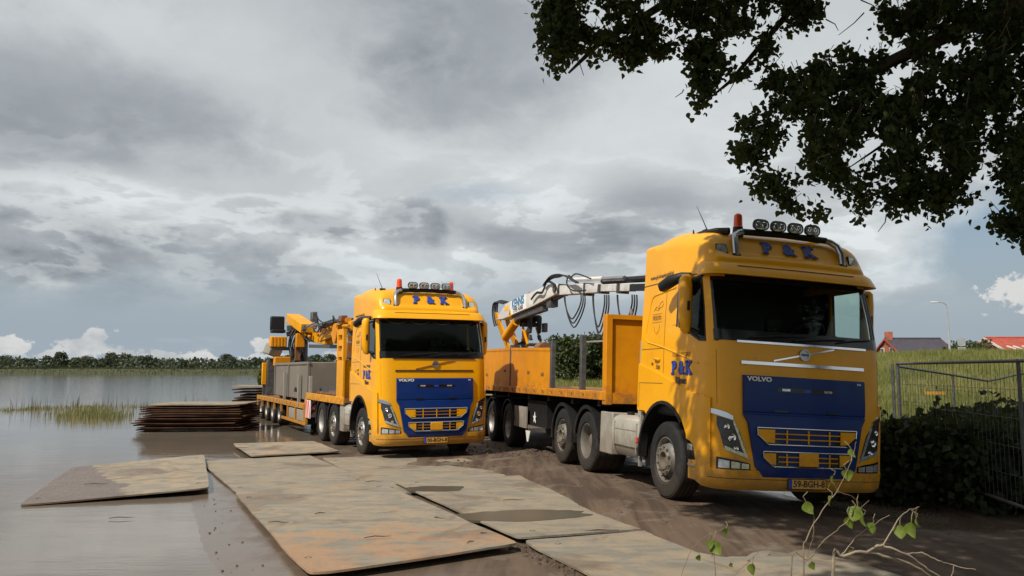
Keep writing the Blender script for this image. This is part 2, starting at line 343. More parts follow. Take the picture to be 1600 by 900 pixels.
# ------------------------------------------------------------------ mesh builder
class MB:
    def __init__(s): s.v = []; s.f = []
    def add(s, vs, fs):
        o = len(s.v); s.v += [tuple(p) for p in vs]; s.f += [tuple(i + o for i in f) for f in fs]
    def box(s, c, d, rot=None):
        h = [x / 2 for x in d]; vs = [Vector((sx * h[0], sy * h[1], sz * h[2])) for sx in (-1, 1) for sy in (-1, 1) for sz in (-1, 1)]
        if rot is not None: vs = [rot @ v for v in vs]
        s.add([v + Vector(c) for v in vs], [(0, 1, 3, 2), (4, 6, 7, 5), (0, 4, 5, 1), (2, 3, 7, 6), (0, 2, 6, 4), (1, 5, 7, 3)]); return s
    def bb(s, x0, x1, y0, y1, z0, z1): return s.box(((x0 + x1) / 2, (y0 + y1) / 2, (z0 + z1) / 2), (x1 - x0, y1 - y0, z1 - z0))
    def tube(s, pts, r, n=8, caps=True):
        pts = [Vector(p) for p in pts]; rs = r if isinstance(r, (list, tuple)) else [r] * len(pts)
        rings = []; prev = None
        for i, p in enumerate(pts):
            d = (pts[min(i + 1, len(pts) - 1)] - pts[max(i - 1, 0)]).normalized()
            if prev is None:
                a = d.orthogonal().normalized()
            else:
                a = (prev - d * prev.dot(d)); a = a.normalized() if a.length > 1e-6 else d.orthogonal().normalized()
            prev = a; b = d.cross(a)
            rings.append([p + (a * math.cos(2 * math.pi * k / n) + b * math.sin(2 * math.pi * k / n)) * rs[i] for k in range(n)])
        vs = [q for rg in rings for q in rg]; fs = []
        for i in range(len(rings) - 1):
            for k in range(n): fs.append((i * n + k, i * n + (k + 1) % n, (i + 1) * n + (k + 1) % n, (i + 1) * n + k))
        if caps: fs.append(tuple(range(n))[::-1]); fs.append(tuple((len(rings) - 1) * n + k for k in range(n)))
        s.add(vs, fs); return s
    def beam(s, p0, p1, w0, h0, w1=None, h1=None, up=(0, 0, 1)):          # tapered box beam
        p0, p1 = Vector(p0), Vector(p1); d = (p1 - p0).normalized(); r = d.cross(Vector(up)).normalized(); u = r.cross(d)
        w1 = w0 if w1 is None else w1; h1 = h0 if h1 is None else h1; vs = []
        for p, ww, hh in ((p0, w0, h0), (p1, w1, h1)):
            for a, b in ((-1, -1), (1, -1), (1, 1), (-1, 1)): vs.append(p + r * a * ww / 2 + u * b * hh / 2)
        s.add(vs, [(3, 2, 1, 0), (4, 5, 6, 7), (0, 1, 5, 4), (1, 2, 6, 5), (2, 3, 7, 6), (3, 0, 4, 7)]); return s
    def prism(s, poly, axis, a, b):                                      # extrude 2-D polygon along axis 0/1/2
        def P(q, t):
            l = list(q); l.insert(axis, t); return l
        n = len(poly); vs = [P(q, a) for q in poly] + [P(q, b) for q in poly]
        s.add(vs, [tuple(range(n))[::-1], tuple(range(n, 2 * n))] + [(i, (i + 1) % n, n + (i + 1) % n, n + i) for i in range(n)]); return s
    def lathe(s, prof, c, axis='x', n=28, sign=1):                       # prof: (radius, offset along axis)
        vs = []; fs = []
        for (r, o) in prof:
            for k in range(n):
                a = 2 * math.pi * k / n; q = (sign * o, r * math.cos(a), r * math.sin(a))
                if axis == 'y': q = (q[1], q[0], q[2])
                if axis == 'z': q = (q[1], q[2], q[0])
                vs.append(Vector(q) + Vector(c))
        for i in range(len(prof) - 1):
            for k in range(n): fs.append((i * n + k, i * n + (k + 1) % n, (i + 1) * n + (k + 1) % n, (i + 1) * n + k))
        s.add(vs, fs); return s
    def grid(s, rows):
        n = len(rows[0]); s.add([p for r in rows for p in r], [(i * n + k, i * n + k + 1, (i + 1) * n + k + 1, (i + 1) * n + k) for i in range(len(rows) - 1) for k in range(n - 1)]); return s
    def mirror(s):
        s.add([(-x, y, z) for x, y, z in s.v], [f[::-1] for f in s.f]) if s.v else None
        return s
    def mirrored(s):
        o = MB(); o.v = [(-x, y, z) for x, y, z in s.v]; o.f = [f[::-1] for f in s.f]; return o
    def build(s, name, mat, parent=None, sm=True, bevel=0., ang=35, kind=None, fix=True):
        me = bpy.data.meshes.new(name); me.from_pydata(s.v, [], s.f)
        if fix:
            bm = bmesh.new(); bm.from_mesh(me); bmesh.ops.remove_doubles(bm, verts=bm.verts, dist=1e-5)
            bmesh.ops.recalc_face_normals(bm, faces=bm.faces); bm.to_mesh(me); bm.free()
        me.update(); me.materials.append(MATS[mat] if isinstance(mat, str) else mat)
        o = bpy.data.objects.new(name, me); col.objects.link(o)
        if sm:
            me.polygons.foreach_set('use_smooth', [True] * len(me.polygons)); me.set_sharp_from_angle(angle=R(ang))
        if bevel:
            md = o.modifiers.new('bevel', 'BEVEL'); md.width = bevel; md.segments = 2; md.limit_method = 'ANGLE'; md.angle_limit = R(40)
        if parent is not None: o.parent = parent
        if kind: o['kind'] = kind
        return o

def tag(o, label, cat, group=None, kind=None):
    o['label'] = label; o['category'] = cat
    if group: o['group'] = group
    if kind: o['kind'] = kind
    return o
def thing(name, label, cat, loc=(0, 0, 0), rot=(0, 0, 0), group=None):
    o = bpy.data.objects.new(name, None); col.objects.link(o); o.location = loc; o.rotation_euler = rot
    o.empty_display_size = .2
    return tag(o, label, cat, group)
def struct(o, label=None):
    o['kind'] = 'structure'
    if label: o['label'] = label
    return o
def text_mb(txt, size, offset=0., ext=.002, shear=0., align='CENTER', sx=1.):
    c = bpy.data.curves.new('t', 'FONT'); c.body = txt; c.size = size; c.extrude = ext; c.offset = offset; c.shear = shear
    c.align_x = align; c.align_y = 'CENTER'; c.resolution_u = 3
    o = bpy.data.objects.new('t', c); col.objects.link(o)
    dg = bpy.context.evaluated_depsgraph_get(); me = bpy.data.meshes.new_from_object(o.evaluated_get(dg))
    mb = MB(); mb.add([(v.co.x * sx, v.co.y, v.co.z) for v in me.vertices], [tuple(p.vertices) for p in me.polygons])
    bpy.data.objects.remove(o); bpy.data.curves.remove(c); bpy.data.meshes.remove(me)
    return mb
def place_text(mb, origin, right, up):
    rt = Vector(right).normalized(); u = Vector(up).normalized(); n = rt.cross(u); o = Vector(origin)
    out = MB(); out.v = [tuple(o + rt * x + u * y + n * z) for x, y, z in mb.v]; out.f = mb.f; return out

# ------------------------------------------------------------------ where the trucks stand
A_LOC, A_YAW, A_ROLL, A_PITCH = Vector((3.25, 11.45, .06)), R(14.5), R(3.2), R(-.3)
B_LOC, B_YAW = Vector((-2.23, 18.42, .0)), R(25.6)
A_M = Matrix.Translation(A_LOC) @ Euler((A_PITCH, A_ROLL, A_YAW)).to_matrix().to_4x4()

# ------------------------------------------------------------------ ground height
SHORE = [(-1.2, 0.0), (-2.35, 7.0), (-4.35, 11.0), (-6.4, 16.0), (-5.2, 20.5), (-5.6, 24.0), (-6.0, 30.0), (-11.0, 42.0), (-58.0, 200.0), (-110, 380), (-300, 1200)]
def shore_d(x, y):
    for (x0, y0), (x1, y1) in zip(SHORE, SHORE[1:]):
        if y <= y1: break
    t = (y - y0) / (y1 - y0); return (x0 + (x1 - x0) * max(-1, t)) - x      # positive: on the river side
WATER_Z = -.012
A_inv = A_M.inverted()
def gz(x, y):
    d = shore_d(x, y)
    z = -.014 - .045 * d if d > 0 else -.014 + .032 * (1 - math.exp(d / 1.3)) + .003 * abs(d)
    z = max(z, -1.6)
    z += .018 * mnoise.noise((x * .7, y * .7, 0)) * smooth(-.2, 2.5, -d) + .006 * mnoise.noise((x * .45, y * .3, 9))
    # the ramp under the right-hand truck
    l = A_inv @ Vector((x, y, 0)); wy = smooth(-4.2, -1.0, l.y) * (1 - smooth(3.5, 8.0, l.y)); wx = 1 - smooth(1.5, 2.9, abs(l.x))
    q = A_M @ Vector((l.x, l.y, 0)); z = lerp(z, q.z - .004, wy * wx)
    for rx_, rd in ((-1.75, .014), (-2.5, .012), (-3.3, .008), (.2, .01), (1.05, .014), (2.2, .014)):      # wheel ruts along the ramp
        if abs(l.x - rx_ - .25 * mnoise.noise((l.y * .25, rx_, 0))) < .4 and l.y < 14:
            e_ = (l.x - rx_ - .25 * mnoise.noise((l.y * .25, rx_, 0))) / .16; z += rd * (.35 * math.exp(-(abs(e_) - 1.7) ** 2 * 2) - math.exp(-e_ * e_)) * smooth(-1, 1.5, -d) * (.6 + .4 * mnoise.noise((l.y, rx_, 2)))
    # dike on the right
    k = smooth(5.0, 20.0, x - .12 * (y - 20)) * smooth(13, 43, y + .22 * (x - 22)) * (1 - smooth(60, 90, y) * .6)
    z += 2.5 * k + .12 * k * mnoise.noise((x * .15, y * .15, 3))
    z += .6 * smooth(35, 110, y) * smooth(0, 30, -d)
    # far bank
    fb = smooth(388, 396, y + .02 * x); z = lerp(z, 2.4 + .5 * mnoise.noise((x * .01, y * .01, 1)), fb)
    return z

def ground():
    xs = []; x = -900.
    def seq(pts):
        out = []
        for a, b, st in pts:
            v = a
            while v < b - 1e-6: out.append(v); v += st
        out.append(pts[-1][1]); return out
    xs = seq([(-1500, -300, 100), (-300, -60, 20), (-60, -14, 3), (-14, 14, .22), (14, 50, 1.5), (50, 200, 15), (200, 1500, 130)])
    ys = seq([(-60, 0, 6), (0, 30, .22), (30, 70, 1.5), (70, 380, 12), (380, 400, 2), (400, 900, 50), (900, 2500, 200)])
    mb = MB(); mb.grid([[(x, y, gz(x, y)) for x in xs] for y in ys])
    struct(mb.build('ground', 'mud_ground', fix=False, ang=180), 'brown muddy ramp, wet near the river, with grass beyond')
ground()
wt = MB(); wt.add([(-1500, -60, WATER_Z), (6, -60, WATER_Z), (6, 60, WATER_Z), (30, 400, WATER_Z), (-1500, 400, WATER_Z)], [(0, 1, 2, 3, 4)])
struct(wt.build('river', 'river_water', sm=False), 'flooded brown river reaching to the far bank')

# ------------------------------------------------------------------ steel road plates on the ground
def rounded(pts, r=.07, k=3):
    out = []; n = len(pts)
    for i in range(n):
        p = pts[i]; a = (pts[i - 1] - p).normalized(); b = (pts[(i + 1) % n] - p).normalized()
        for j in range(k + 1):
            t = j / k; q = (p + a * r * (1 - t)) * (1 - t) + (p + b * r * t) * t
            out.append(q.lerp(p, 0) if j in (0, k) else p + a * r * (1 - t) ** 2 + b * r * t ** 2)
    return out
def plate(corners, zs, mat, label, thick=.022, sag=.012):
    """corners: four ground points in order; zs: height of the upper face at each corner"""
    P = [Vector((c[0], c[1], 0)) for c in corners]; seed = rng.random() * 50
    N = 12; mb = MB()
    def at(s, t):
        p = P[0] * (1 - s) * (1 - t) + P[1] * s * (1 - t) + P[2] * s * t + P[3] * (1 - s) * t
        z = zs[0] * (1 - s) * (1 - t) + zs[1] * s * (1 - t) + zs[2] * s * t + zs[3] * (1 - s) * t
        e = .014 * mnoise.noise((p.x * 1.7 + seed, p.y * 1.7, 3)) + .006 * mnoise.noise((p.x * 6 + seed, p.y * 6, 5))      # hammered, slightly wavy edges
        return Vector((p.x + e, p.y + e, z + sag * mnoise.noise((p.x * .8 + seed, p.y * .8, 0)) + sag * .8 * (abs(2 * s - 1) * abs(2 * t - 1)) ** 6 * math.sin(seed * 7 + 3 * s + 2 * t)))
    def warp(s, t):        # squash the grid's corners so that the plate's corners are rounded
        a, b = s * 2 - 1, t * 2 - 1; e = 24.
        n_ = max(1e-9, (abs(a) ** e + abs(b) ** e) ** (1 / e)); m_ = max(abs(a), abs(b), 1e-9)
        k = m_ / n_; k = 1 - (1 - k) * .75; return (a * k + 1) / 2, (b * k + 1) / 2
    st = [0, .006, .02] + [i / N for i in range(1, N)] + [.98, .994, 1]
    top = [[at(*warp(s, t)) for s in st] for t in st]; n = len(st)
    vs = [p for r_ in top for p in r_]; m = len(vs)
    vs += [p - Vector((0, 0, thick)) for p in vs]
    fs = []
    for i in range(n - 1):
        for k in range(n - 1):
            a = i * n + k; fs.append((a, a + 1, a + n + 1, a + n)); fs.append((m + a, m + a + n, m + a + n + 1, m + a + 1))
    ring_ = [k for k in range(n)] + [i * n + n - 1 for i in range(1, n)] + [(n - 1) * n + k for k in range(n - 2, -1, -1)] + [i * n for i in range(n - 2, 0, -1)]
    for a, b in zip(ring_, ring_[1:] + ring_[:1]): fs.append((a, m + a, m + b, b))
    mb.add(vs, fs)
    o = tag(mb.build('steel_plate', mat, ang=40), label, 'steel plate', 'steel road plates laid on the mud')
    for s_, t_ in ((.06, .12), (.94, .12), (.06, .88), (.94, .88)):      # lifting holes near the corners
        q = at(s_, t_); h = MB(); h.lathe([(.034, -.02), (.034, .0012), (.026, .0016), (.024, -.001), (0, -.001)], q, 'z', 12); h.build('lifting_hole', 'chassis', o)
    return o
plate([G(28, 791), G(327, 772), G(319, 716), G(112, 732)], [.012, .10, .085, .02], 'plate_0', 'steel road plate at the left, its far end wet and dipping into the water', sag=.006)
plate([(-4.1, 12.2), (-2.2, 13.2), (-4.4, 17.6), (-6.35, 16.5)], [.045, .045, .04, .03], 'plate_1', 'greyish steel road plate between the long rusty plate and the small tan plate', sag=.01)
plate([(-1.78, 7.2), (.08, 8.32), (-2.22, 13.25), (-4.12, 12.12)], [.09, .13, .075, .07], 'plate_2', 'long central steel road plate with rust red stains along its near end', sag=.016)
plate([(-1.75, 12.05), (.75, 13.15), (-1.5, 18.1), (-4.0, 17.05)], [.05, .05, .03, .03], 'plate_3', 'dirty steel road plate lying in front of the left truck bumper')
plate([G(392, 719.5), G(531, 712), G(490, 694), G(364, 699)], [.10, .10, .085, .09], 'plate_4', 'small tan steel road plate raised beside the left truck wheels', thick=.025, sag=.006)
plate([(-1.92, 13.1), (.06, 8.72), (2.42, 9.68), (.47, 14.13)], [.10, .10, .07, .07], 'plate_5', 'pale steel road plate carrying two dark puddles', sag=.002)
plate([(.10, 8.64), (1.75, 4.9), (4.0, 5.91), (2.45, 9.58)], [.085, .06, .06, .07], 'plate_6', 'pale worn steel road plate nearest the camera at the right', sag=.014)

def puddle(cx, cy, rx, ry, rot, z, label, seed):
    n = 40; pts = []
    for k in range(n):
        a = 2 * math.pi * k / n; rr = 1 + .35 * mnoise.noise((math.cos(a) * 1.3 + seed, math.sin(a) * 1.3, seed)) + .12 * mnoise.noise((math.cos(a) * 5 + seed, math.sin(a) * 5, seed))
        x, y = rx * rr * math.cos(a), ry * rr * math.sin(a); px_, py_ = cx + x * math.cos(rot) - y * math.sin(rot), cy + x * math.sin(rot) + y * math.cos(rot); pts.append((px_, py_, z - .03 * ((px_ + 1.92) * .911 + (py_ - 13.1) * .412) / 2.55 + .0045))
    mb = MB(); mb.add(pts + [(p[0], p[1], p[2] - .03) for p in pts], [tuple(range(n))] + [(i, (i + 1) % n, n + (i + 1) % n, n + i) for i in range(n)])
    struct(mb.build('puddle', 'puddle_water', sm=False), label)
p = G(683, 763, .1); puddle(p.x, p.y, .45, .30, .2, .1, 'small oval puddle on the pale steel plate', 3.1)
p = G(812, 804, .1); puddle(p.x, p.y, .85, .36, .25, .1, 'large dark puddle across the pale steel plate', 8.4)

# ------------------------------------------------------------------ stacks of plates in the water
def stack(cx, cy, n, lx, ly, z0, z1, rot, first_label, mid_label, grp):
    dz = (z1 - z0) / n
    for i in range(n):
        mb = MB(); rz = rot + rng.uniform(-.03, .03); ox, oy = rng.uniform(-.16, .12), rng.uniform(-.10, .10)
        k = 1 + (n - i) * .006; t = dz * rng.uniform(.36, .5)
        if i % 5 == 3: ox += .12
        RM = Matrix.Rotation(rz, 3, 'Z'); sag = rng.uniform(-.012, .03)
        rows = []
        N = 7
        for dzz in (t, 0):
            for b in (-1, 1):
                rows.append([RM @ Vector((a * lx / 2 * k + ox, b * ly / 2 + oy, 0)) + Vector((cx, cy, z0 + i * dz + dzz - sag * (1 - a * a) + (.05 * max(0, a - .55) ** 2 * 4 if i >= n - 2 else 0))) for a in [q / N * 2 - 1 for q in range(N + 1)]])
        vs = [q for r_ in rows for q in r_]; m = N + 1; fs = []
        for q in range(N):
            fs += [(q, q + 1, m + q + 1, m + q), (2 * m + q, 3 * m + q, 3 * m + q + 1, 2 * m + q + 1), (q, 2 * m + q, 2 * m + q + 1, q + 1), (m + q, m + q + 1, 3 * m + q + 1, 3 * m + q)]
        fs += [(0, m, 3 * m, 2 * m), (N, 2 * m + N, 3 * m + N, m + N)]
        mb.add(vs, fs)
        o = mb.build('steel_plate', 'stack_top' if i >= n - 1 else 'stack_plate', ang=30)
        fromtop = n - 1 - i
        lab = first_label if fromtop == 0 else mid_label % ('second', 'third', 'fourth', 'fifth', 'sixth', 'seventh', 'eighth', 'ninth', 'tenth', 'eleventh', 'twelfth', 'thirteenth', 'fourteenth', 'fifteenth')[fromtop - 1]
        tag(o, lab, 'steel plate', grp)
stack(-9.95, 25.9, 14, 2.95, 2.3, -.1, .86, R(3), 'topmost tan steel plate of the low stack standing in the water', '%s plate from the top of the low stack in the water', 'steel plates stacked low in the water')
stack(-10.2, 34.2, 12, 2.6, 2.4, -.1, 1.28, R(10), 'topmost dark steel plate of the tall stack behind the low-loader trailer', '%s plate from the top of the tall stack behind the low-loader', 'steel plates stacked tall behind the low-loader')

# ------------------------------------------------------------------ wheels
def wheel(parent, x, y, r, width, sign, style, name='wheel', rimmat='rim'):
    """sign: -1 outer face towards -x, +1 towards +x; style 'nuts' (bulging disc) or 'dish' (deep dish)"""
    k = r / .52; c = (x, y, r)
    if style == 'nuts':
        prof = [(.305 * k, -.05), (.312 * k, -.005), (.300 * k, 0), (.288 * k, -.012), (.272 * k, -.05), (.262 * k, -.085), (.225 * k, -.062), (.205 * k, .012), (.15 * k, .018), (.14 * k, .03)]
    else:
        prof = [(.305 * k, -.05), (.312 * k, -.005), (.300 * k, 0), (.288 * k, -.012), (.275 * k, -.09), (.262 * k, -.19), (.21 * k, -.2), (.2 * k, -.185), (.14 * k, -.18)]
    rim = MB().lathe(prof, c, 'x', 32, sign).build(name, rimmat, parent, ang=50)
    w2 = width
    tp = [(.312 * k, .0), (.33 * k, .018), (.40 * k, .022), (.46 * k, .012), (.487 * k, .004), (.493 * k, -.004), (.508 * k, -.012), (.518 * k, -.03)]
    for g in range(4):
        a = -.03 - (w2 - .06) * (g + .38) / 4; b = a - .014
        tp += [(.52 * k, a), (.505 * k, a - .001), (.505 * k, b), (.52 * k, b - .001)]
    tp += [(.518 * k, -w2 + .03), (.50 * k, -w2 + .01), (.40 * k, -w2), (.31 * k, -w2)]
    MB().lathe(tp, c, 'x', 44, sign).build('tyre', 'rubber', rim, ang=30)
    hub = MB()
    if style == 'nuts':
        hub.lathe([(.14 * k, .018), (.135 * k, .035), (.11 * k, .036), (.10 * k, -.03), (.0, -.03)], c, 'x', 20, sign)
        on = .012
    else:
        hub.lathe([(.14 * k, -.19), (.13 * k, -.10), (.10 * k, -.085), (.0, -.08)], c, 'x', 20, sign); on = -.19
    hub.build('hub', 'rim_hub' if style == 'nuts' else ('hub_yellow' if rimmat == 'rim_trailer' else 'rim_hub'), rim)
    nm = MB()
    for q in range(10):
        a = 2 * math.pi * (q + .5) / 10; cc = Vector((x + sign * on, y + .178 * k * math.cos(a), r + .178 * k * math.sin(a)))
        nm.tube([cc, cc + Vector((sign * .04, 0, 0))], .017 * k, 6)
    nm.build('wheel_nuts', 'rim_hub', rim, kind='stuff')
    if style == 'nuts':
        hm = MB()
        for q in range(10):
            a = 2 * math.pi * q / 10; cc = Vector((x - sign * .035, y + .240 * k * math.cos(a), r + .240 * k * math.sin(a)))
            hm.tube([cc, cc + Vector((sign * .004, 0, 0))], .02 * k, 8)
        # hand holes show as dark discs standing just clear of the sloping rim wall
        hm.v = [(vx + sign * -.028, vy, vz) for vx, vy, vz in hm.v]
        hm.build('hand_holes', 'black_plastic', rim, kind='stuff')
    return rim
MATS['rim_trailer'] = MATS['rim']

def arch_strip(mb, x0, x1, y, z, r0, r1, a0, a1, n=14):
    rows = []
    for i in range(n + 1):
        a = R(lerp(a0, a1, i / n)); c_, s_ = math.cos(a), math.sin(a)
        rows.append([(x0, y + c_ * r0, z + s_ * r0), (x1, y + c_ * r0, z + s_ * r0), (x1, y + c_ * r1, z + s_ * r1), (x0, y + c_ * r1, z + s_ * r1), (x0, y + c_ * r0, z + s_ * r0)])
    mb.grid(rows)

# ------------------------------------------------------------------ cab surface
PROF = [  # z, half width, front y, corner radius
    (.28, 1.19, -1.29, .30), (.36, 1.225, -1.36, .31), (.50, 1.235, -1.385, .32), (1.2, 1.245, -1.375, .30), (1.8, 1.245, -1.345, .27), (2.13, 1.245, -1.315, .25),
    (2.5, 1.235, -1.235, .23), (3.0, 1.215, -1.09, .23), (3.2, 1.20, -1.05, .25)]
YR = .88
def prof(z):
    if z <= PROF[0][0]: return PROF[0][1:]
    for a, b in zip(PROF, PROF[1:]):
        if z <= b[0]:
            t = (z - a[0]) / (b[0] - a[0]); return tuple(lerp(p, q, t) for p, q in zip(a[1:], b[1:]))
    return PROF[-1][1:]
def surf(c, z, off=0.):
    """c = ('u', u) | ('x', x on front) | ('y', y on the -x side); returns a point on the cab skin"""
    hw, yf, r, = prof(z); k, u = c
    if k == 'y':
        if u >= yf + r: return Vector((-hw - off, u, z))
        k, u = 'u', 1 + math.asin(min(1, (yf + r - u) / r)) / (math.pi / 2)
    if k == 'x':
        if abs(u) <= hw - r: u = 3 + u / (hw - r)
        else:
            d = min(1, (abs(u) - (hw - r)) / r); q = math.asin(d) / (math.pi / 2)
            u = (2 - q) if u < 0 else (4 + q)
    if u > 3:
        p = surf(('u', 6 - u), z, off); return Vector((-p.x, p.y, p.z))
    if u <= 1: return Vector((-hw - off, lerp(YR, yf + r, u), z))
    if u <= 2:
        a = (u - 1) * math.pi / 2; return Vector((-hw + r - (r + off) * math.cos(a), yf + r - (r + off) * math.sin(a) - .03 * 0, z))
    x = lerp(-hw + r, hw - r, (u - 2) / 2); return Vector((x, yf - off - .035 * (1 - (x / (hw - r)) ** 2), z))
def val(f, i, c): return f(c[1]) if callable(f) else (f[i] if isinstance(f, (list, tuple)) else f)
def patch(cols, zt, zb, off=0., thick=.03, nz=1, mb=None):
    """curved slab on the cab skin; zt/zb: number, list per column or function of the column value"""
    mb = mb or MB(); A = []; B = []
    for i, c in enumerate(cols):
        t, b = val(zt, i, c), val(zb, i, c)
        A.append([surf(c, lerp(b, t, k / nz), off) for k in range(nz + 1)]); B.append([surf(c, lerp(b, t, k / nz), off - thick) for k in range(nz + 1)])
    n = len(cols); m = nz + 1; vs = [p for r_ in A for p in r_] + [p for r_ in B for p in r_]; o = n * m; fs = []
    for i in range(n - 1):
        for k in range(nz):
            a = i * m + k; fs += [(a, a + 1, a + m + 1, a + m), (o + a, o + a + m, o + a + m + 1, o + a + 1)]
        a = i * m; fs.append((a, a + m, o + a + m, o + a)); a = i * m + nz; fs.append((a, o + a, o + a + m, a + m))
    for k in range(nz):
        a = k; fs.append((a, o + a, o + a + 1, a + 1)); a = (n - 1) * m + k; fs.append((a, a + 1, o + a + 1, o + a))
    mb.add(vs, fs); return mb
def cy(*ys): return [('y', v) for v in ys]
def cu(a, b, n): return [('u', lerp(a, b, i / n)) for i in range(n + 1)]
def cx(a, b, n): return [('x', lerp(a, b, i / n)) for i in range(n + 1)]
def pts_fn(pts):
    def f(v):
        for (a, b), (c, d) in zip(pts, pts[1:]):
            if (a <= v <= c) or (c <= v <= a): return lerp(b, d, (v - a) / (c - a) if c != a else 0)
        return pts[0][1] if abs(v - pts[0][0]) < abs(v - pts[-1][0]) else pts[-1][1]
    return f

def letters_PK(origin, right, up, h, gap, parent):
    n = Vector(right).cross(Vector(up)).normalized()
    for ch, dx_ in (('P', -gap), ('&', 0), ('K', gap)):
        for mat, offs, grow, d in (('decal_dark', (.06 * h, -.05 * h), .10, .0), ('decal_blue', (0, 0), .07, .004)):
            mb = text_mb(ch, h * 1.35, grow * h, .003)
            if ch != '&':       # slab serifs
                for sx_, w_ in (((-.30, .30),) if ch == 'P' else ((-.32, .30), (.30, .28))):
                    for sy_ in (-.46, .46):
                        if ch == 'P' and sy_ > 0: mb.box((sx_ * h - .02 * h, sy_ * h, 0), (w_ * h, .16 * h, .006))
                        else: mb.box((sx_ * h, sy_ * h, 0), ((w_ + .12) * h, .16 * h, .006))
            o = Vector(origin) + Vector(right).normalized() * (dx_ + offs[0]) + Vector(up).normalized() * offs[1] + n * d
            place_text(mb, o, right, up).build('lettering', mat, parent, sm=False, fix=False)

def tractor(name, label, loc, rot, axles, plate_txt, gear_tag, valance=False, chrome_strips=True):
    T = thing(name, label, 'truck', loc, rot, 'yellow trucks by the river')
    Y = 'yellow'
    side_y = [.88, .7, .5, .3, .1, -.1, -.3, -.5, -.7, -.85, -.95]
    sill = pts_fn([(.88, 2.30), (-.28, 2.36), (-.32, 2.34), (-.75, 2.20), (-.95, 2.12), (-1.4, 2.10)])
    arch = lambda y: .52 + math.sqrt(max(0, .80 ** 2 - y * y)) if abs(y) < .72 else (.86 if y < 0 else 1.1)
    fen = pts_fn([(.88, 1.84), (.3, 1.72), (-.4, 1.55), (-1.0, 1.42), (-1.4, 1.36)])
    # --- body shell (all skin panels that are fixed to the cab)
    body = MB()
    cs = cy(*side_y) + cu(1.02, 1.6, 6)
    def yof(c, z): return surf(c, z).y
    zt = [min(sill(yof(c, 2.2)), 2.36) if yof(c, 2.2) < -.28 else 2.36 for c in cs]
    zb = [1.14 if yof(c, 1.3) > .56 else 1.28 for c in cs]
    lft = MB(); patch(cs, zt, zb, 0, .04, 8, lft)
    patch(cy(.88, .7, .5, .3, .1, -.1, -.28), 2.98, 2.36, 0, .04, 4, lft)                       # sleeper side
    patch(cu(1.12, 1.46, 4), 2.99, 2.11, .0, .06, 6, lft)                                       # A pillar
    patch(cy(*side_y) + cu(1.02, 2., 8), 3.06, 2.95, 0, .05, 2, lft)                            # header over door
    body.add(lft.v, lft.f); r_ = lft.mirrored(); body.add(r_.v, r_.f)
    patch(cu(1.6, 4.4, 18), 2.12, 1.28, 0, .04, 4, body)                                        # front upper panel
    body.bb(-1.2, 1.2, .84, .875, 1.14, 2.98)                                                   # rear wall
    body.build('cab_body', Y, T, ang=32)
    # --- fender / lower side panels with wheel arch
    fm = MB()
    fy = [.88, .8, .7, .62, .55, .45, .35, .25, .15, 0, -.15, -.25, -.35, -.45, -.55, -.63, -.70]
    patch(cy(*fy), lambda y: fen(y), lambda y: arch(y) if y < .62 else 1.16, .03, .06, 5, fm)
    patch(cy(-.70, -.8, -.9, -1.0) + cu(1.1, 1.35, 3), [fen(-.7), fen(-.8), fen(-.9), fen(-1.0), 1.43, 1.42, 1.41, 1.40], [.86, .84, .8, .5, .5, .5, .5, .5], .03, .06, 5, fm)
    am = MB(); arch_strip(am, -1.29, -1.16, 0, .52, .755, .80, -2, 137)
    lip2 = MB(); arch_strip(lip2, -1.16, -.75, 0, .52, .775, .80, -12, 175)
    for m_ in (fm, am, lip2):
        mm = m_.mirrored()
        nm_, mt_ = (('fender', Y), ('wheel_arch_lip', 'black_plastic'), ('wheel_well', 'chassis'))[(fm, am, lip2).index(m_)]
        m_.build(nm_, mt_, T); mm.build(nm_, mt_, T)
    for s_ in (1, -1):                                                                          # step behind the bumper corner
        b = MB(); b.bb(-1.24, -1.0, -.98, -.72, .36, .60); b.bb(-1.255, -1.24, -.96, -.74, .52, .565)
        (b if s_ == 1 else b.mirrored()).build('entry_step', Y, T, bevel=.01)
        b = MB(); b.bb(-1.262, -1.245, -.95, -.75, .53, .56); (b if s_ == 1 else b.mirrored()).build('step_tread', 'steel_tube', T)
        b = MB(); b.bb(-1.27, -1.2, -.86, -.74, .72, .80); (b if s_ == 1 else b.mirrored()).build('side_marker', 'lens', T, bevel=.01)
    # --- lower front: corner panels + bumper
    patch(cu(1.25, 4.75, 36), 1.285, .48, .0, .05, 4).build('front_panel', Y, T, ang=40)
    bcols = cy(-.98) + cu(1.0, 5.0, 40); bcols = cy(-.97) + cu(1.1, 4.9, 40)
    bz = [.30 + .05 * max(0, abs(c[1] - 3) - 1.55) if c[0] == 'u' else .36 for c in bcols]
    patch(bcols + [], .545, bz, .035, .10, 4).build('bumper', Y, T, ang=40)
    patch(cu(1.3, 4.7, 36), .445, .438, .037, .004).build('bumper_crease', 'panel_gap', T)
    for s_ in (-1, 1):
        g = patch([('x', s_ * .66), ('x', s_ * .645)], .55, .30, .0365, .004).build('bumper_joint', 'panel_gap', T)
    # --- blue mask
    mw = pts_fn([(.47, .60), (.60, .70), (1.12, .80), (1.22, .86), (1.70, .86)])
    mk = MB(); rowsF = []; zs_ = [.47, .53, .60, .72, .85, .98, 1.12, 1.16, 1.22, 1.23, 1.245, 1.26, 1.4, 1.55, 1.68, 1.70]
    zoff = {1.16: .045, 1.22: .045, 1.23: .03, 1.245: .03, 1.26: .04}
    xs_ = [i / 12 * 2 - 1 for i in range(13)]
    front = [[surf(('x', x * mw(z)), z, zoff.get(z, .05) - (.015 if (z in (.47, 1.70)) else 0)) for x in xs_] for z in zs_]
    back = [[surf(('x', x * mw(z)), z, -.02) for x in xs_] for z in zs_]
    mk.grid(front)
